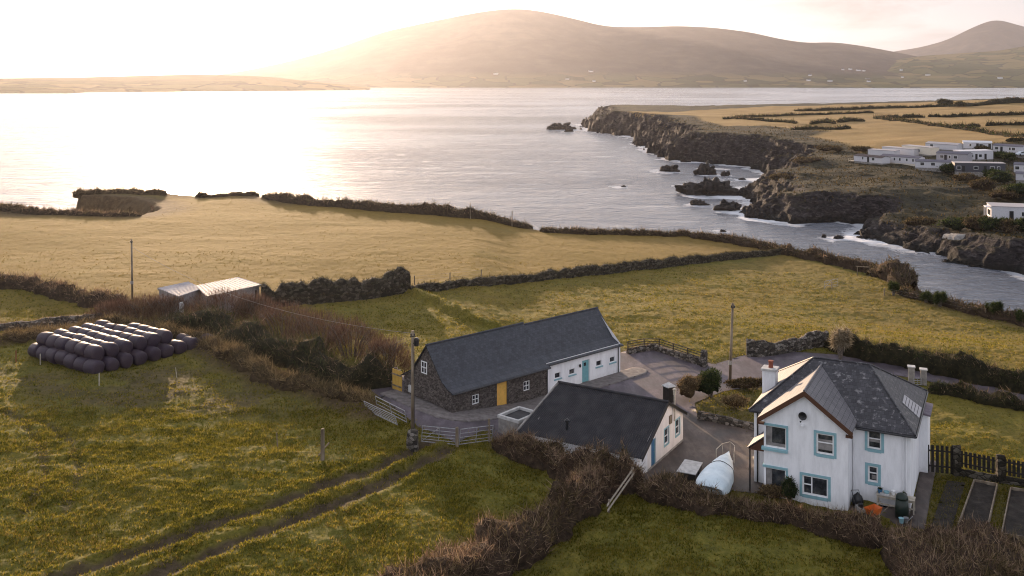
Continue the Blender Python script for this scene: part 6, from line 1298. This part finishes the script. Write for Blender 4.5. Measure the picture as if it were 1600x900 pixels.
r = np.random.default_rng(77); cnt = 60000; Yv = 180 + 420 * r.random(cnt) ** 1.3; Xv = r.uniform(.12, .62, cnt) * Yv; k = (sdf(Xv, Yv, HEAD) > 5) & (sdf(Xv, Yv, GOLD_H) < 2); Xv, Yv = Xv[k], Yv[k]; Zv = hh2(Xv, Yv); dd = .55 + .8 * fbm(Xv / 9, Yv / 9, 3, 78); k = r.random(len(Xv)) < dd; Xv, Yv, Zv = Xv[k], Yv[k], Zv[k]
D_ = r.normal(size=(len(Xv), 3)) * .5 + np.array([0, 0, .9]); D_ /= np.linalg.norm(D_, axis=1)[:, None]; V, F = tri_twigs(np.stack([Xv, Yv, Zv - .05], 1), D_, r.uniform(.3, .9, len(Xv)), r.uniform(.2, .5, len(Xv)), r=r)
tag(link('scrub', mesh_np('scrub', V, [F]), leafmat('headland_scrub', [(.016, .017, .007), (.036, .030, .012), (.075, .055, .024), (.14, .10, .045)], .3, .08)), 'rough brown grass and heather on the headland slopes', 'scrub', kind='stuff')

# ------------------------------------------------------------------ rocks in the water
M['rock'] = surf('wet_black_rock', [(.005, .004, .004), (.016, .013, .012), (.05, .042, .04)], .8, .7, .9, 3, .5)
RL = ['jagged dark rock in open water left of the tall one', 'tall jagged rock off the middle cliff', 'small rock right of the tall jagged one', 'flat rock close to the gully cove', 'lone small rock far out in the bay', 'largest long dark rock reef in the inlet mouth', 'small rock at the seaward tip of the long reef', 'low dark rock seaward of the spur', 'ragged rock line running to the spur', 'long low islet off the headland tip',
      'small rock at the end of the islet', 'rock just off the headland tip', 'dark rock stack at the cliff foot', 'low rock beside the cliff foot stack', 'low rock in the gully cove', 'rock in the inlet by the near cliff foot', 'tiny rock off the near cliff foot', 'flat ledge of rock behind the tall jagged one', 'small rock under the far cliff', 'tiny rock near the inlet bank', 'dark rock mass at the foot of the spur', 'dark ledge at the harbour rocks']
def rock(label, px, py, wpx, hpx, seed):
    x, y = unproj(px, py, SEA_Z); k = y / F_PX; rx, rz = wpx * k / 2 * .86, hpx * k * .95; ry = min(rx * .6, rz * 1.1 + 1); nu, nv = 72, 26; u = np.linspace(0, 2 * np.pi, nu); v = np.linspace(.0, .62, nv) * np.pi; UU, VV = np.meshgrid(u, v)
    d = np.stack([np.cos(UU) * np.sin(VV), np.sin(UU) * np.sin(VV), np.cos(VV)], -1); q = 1 + .5 * fbm(d[..., 0] * 2.2 + seed, d[..., 1] * 2.2 + d[..., 2] * 1.3, 4, seed) + .35 * (1 - 2 * np.abs(vn(d[..., 0] * rx * .6 + seed, d[..., 2] * 2 + d[..., 1] * ry * .5, seed + 2)))
    q[:, -1] = q[:, 0]; q = q + .28 * vn(d[..., 0] * max(3, rx * 1.3) + seed, d[..., 1] * 4 + d[..., 2] * 3, seed + 8); q[:, -1] = q[:, 0]; ridge_ = 1 + .5 * vn(d[..., 0] * max(2, rx * .5) + seed * 2.7, d[..., 1] * 2, seed + 5)
    V = np.stack([d[..., 0] * rx * q, d[..., 1] * ry * q, np.where(d[..., 2] > 0, d[..., 2] * rz * q * ridge_, d[..., 2] * 2)], -1).reshape(-1, 3); o_ = link('sea_rock', mesh_np('sea_rock', V, [grid_faces(nv, nu)]), M['rock']); o_.location = (x, y + ry * .4, SEA_Z - .05); tag(o_, label, 'rock', 'dark rocks off the headland')
for i, (a, b_, c_, d_) in enumerate(ROCKS): rock(RL[i], a, b_, c_, d_, 400 + i)

# ------------------------------------------------------------------ white farmhouses on the far shore
def far_pt(hn, px, py):
    XX, YY, ZZ = HILLS[hn]; q = np.hypot(800 + F_PX * XX / YY - px, 125 - (ZZ - CAM_Z) * F_PX / YY - py); q[YY > 6500] = 1e6; i = np.unravel_index(np.argmin(q), q.shape); return XX[i], YY[i], ZZ[i]
FARH = [('mountain', 1163, 127, 'pair member by the shore below the mountain'), ('mountain', 1264, 126.5, 'on the shore fields right of the mountain'), ('mountain', 1296, 127, 'low on the shore near the valley'), ('mountain', 1317, 109.5, 'upper left one of the hillside cluster'), ('mountain', 1330, 108, 'top one of the hillside cluster'), ('mountain', 1341, 111, 'lower one of the hillside cluster'), ('mountain', 1351, 110.5, 'right one of the hillside cluster'), ('mountain', 1267, 118.5, 'above the shore pair'), ('mountain', 925, 112.5, 'high on the mountain fields'), ('mountain', 927, 127.5, 'below the high one on the mountain'), ('mountain', 885, 124, 'left one low on the mountain'), ('mountain', 773, 116, 'in the warm haze on the left slope'),
        ('foothills', 1408, 110, 'left one on the patchwork foothills'), ('foothills', 1356, 124, 'by the shore trees'), ('foothills', 1449, 118, 'by the dark copse on the foothills'), ('foothills', 1410, 121, 'low on the patchwork foothills'), ('foothills', 1357, 128, 'on the shore at the valley mouth'), ('foothills', 1563, 122.5, 'beside the shore road at the right')]
for i, (hn, px, py, lab) in enumerate(FARH):
    x, y, z = far_pt(hn, px, py); L, dp, hh_ = 14 + 5 * (i % 3), 9, 5.5; mb = MB(); mb.box(-L / 2, L / 2, -dp / 2, dp / 2, -3, hh_); mb.add([(-L / 2, -dp / 2, hh_), (-L / 2, dp / 2, hh_), (-L / 2, 0, hh_ + 3.4), (L / 2, -dp / 2, hh_), (L / 2, dp / 2, hh_), (L / 2, 0, hh_ + 3.4)], [(1, 0, 2), (3, 4, 5)])
    root = empty('far_house', (x, y, z), R((i * 37) % 50 - 25), 'tiny white farmhouse across the bay, ' + lab, 'house', 'white houses on the far shore'); link('wall', mb, M['white'], root)
    link('roof', roof_slab([(-L / 2 - .3, -dp / 2 - .4, hh_ - .2), (-L / 2 - .3, 0, hh_ + 3.6), (-L / 2 - .3, dp / 2 + .4, hh_ - .2)], [(L / 2 + .3, -dp / 2 - .4, hh_ - .2), (L / 2 + .3, 0, hh_ + 3.6), (L / 2 + .3, dp / 2 + .4, hh_ - .2)], .2), M['slate'], root)
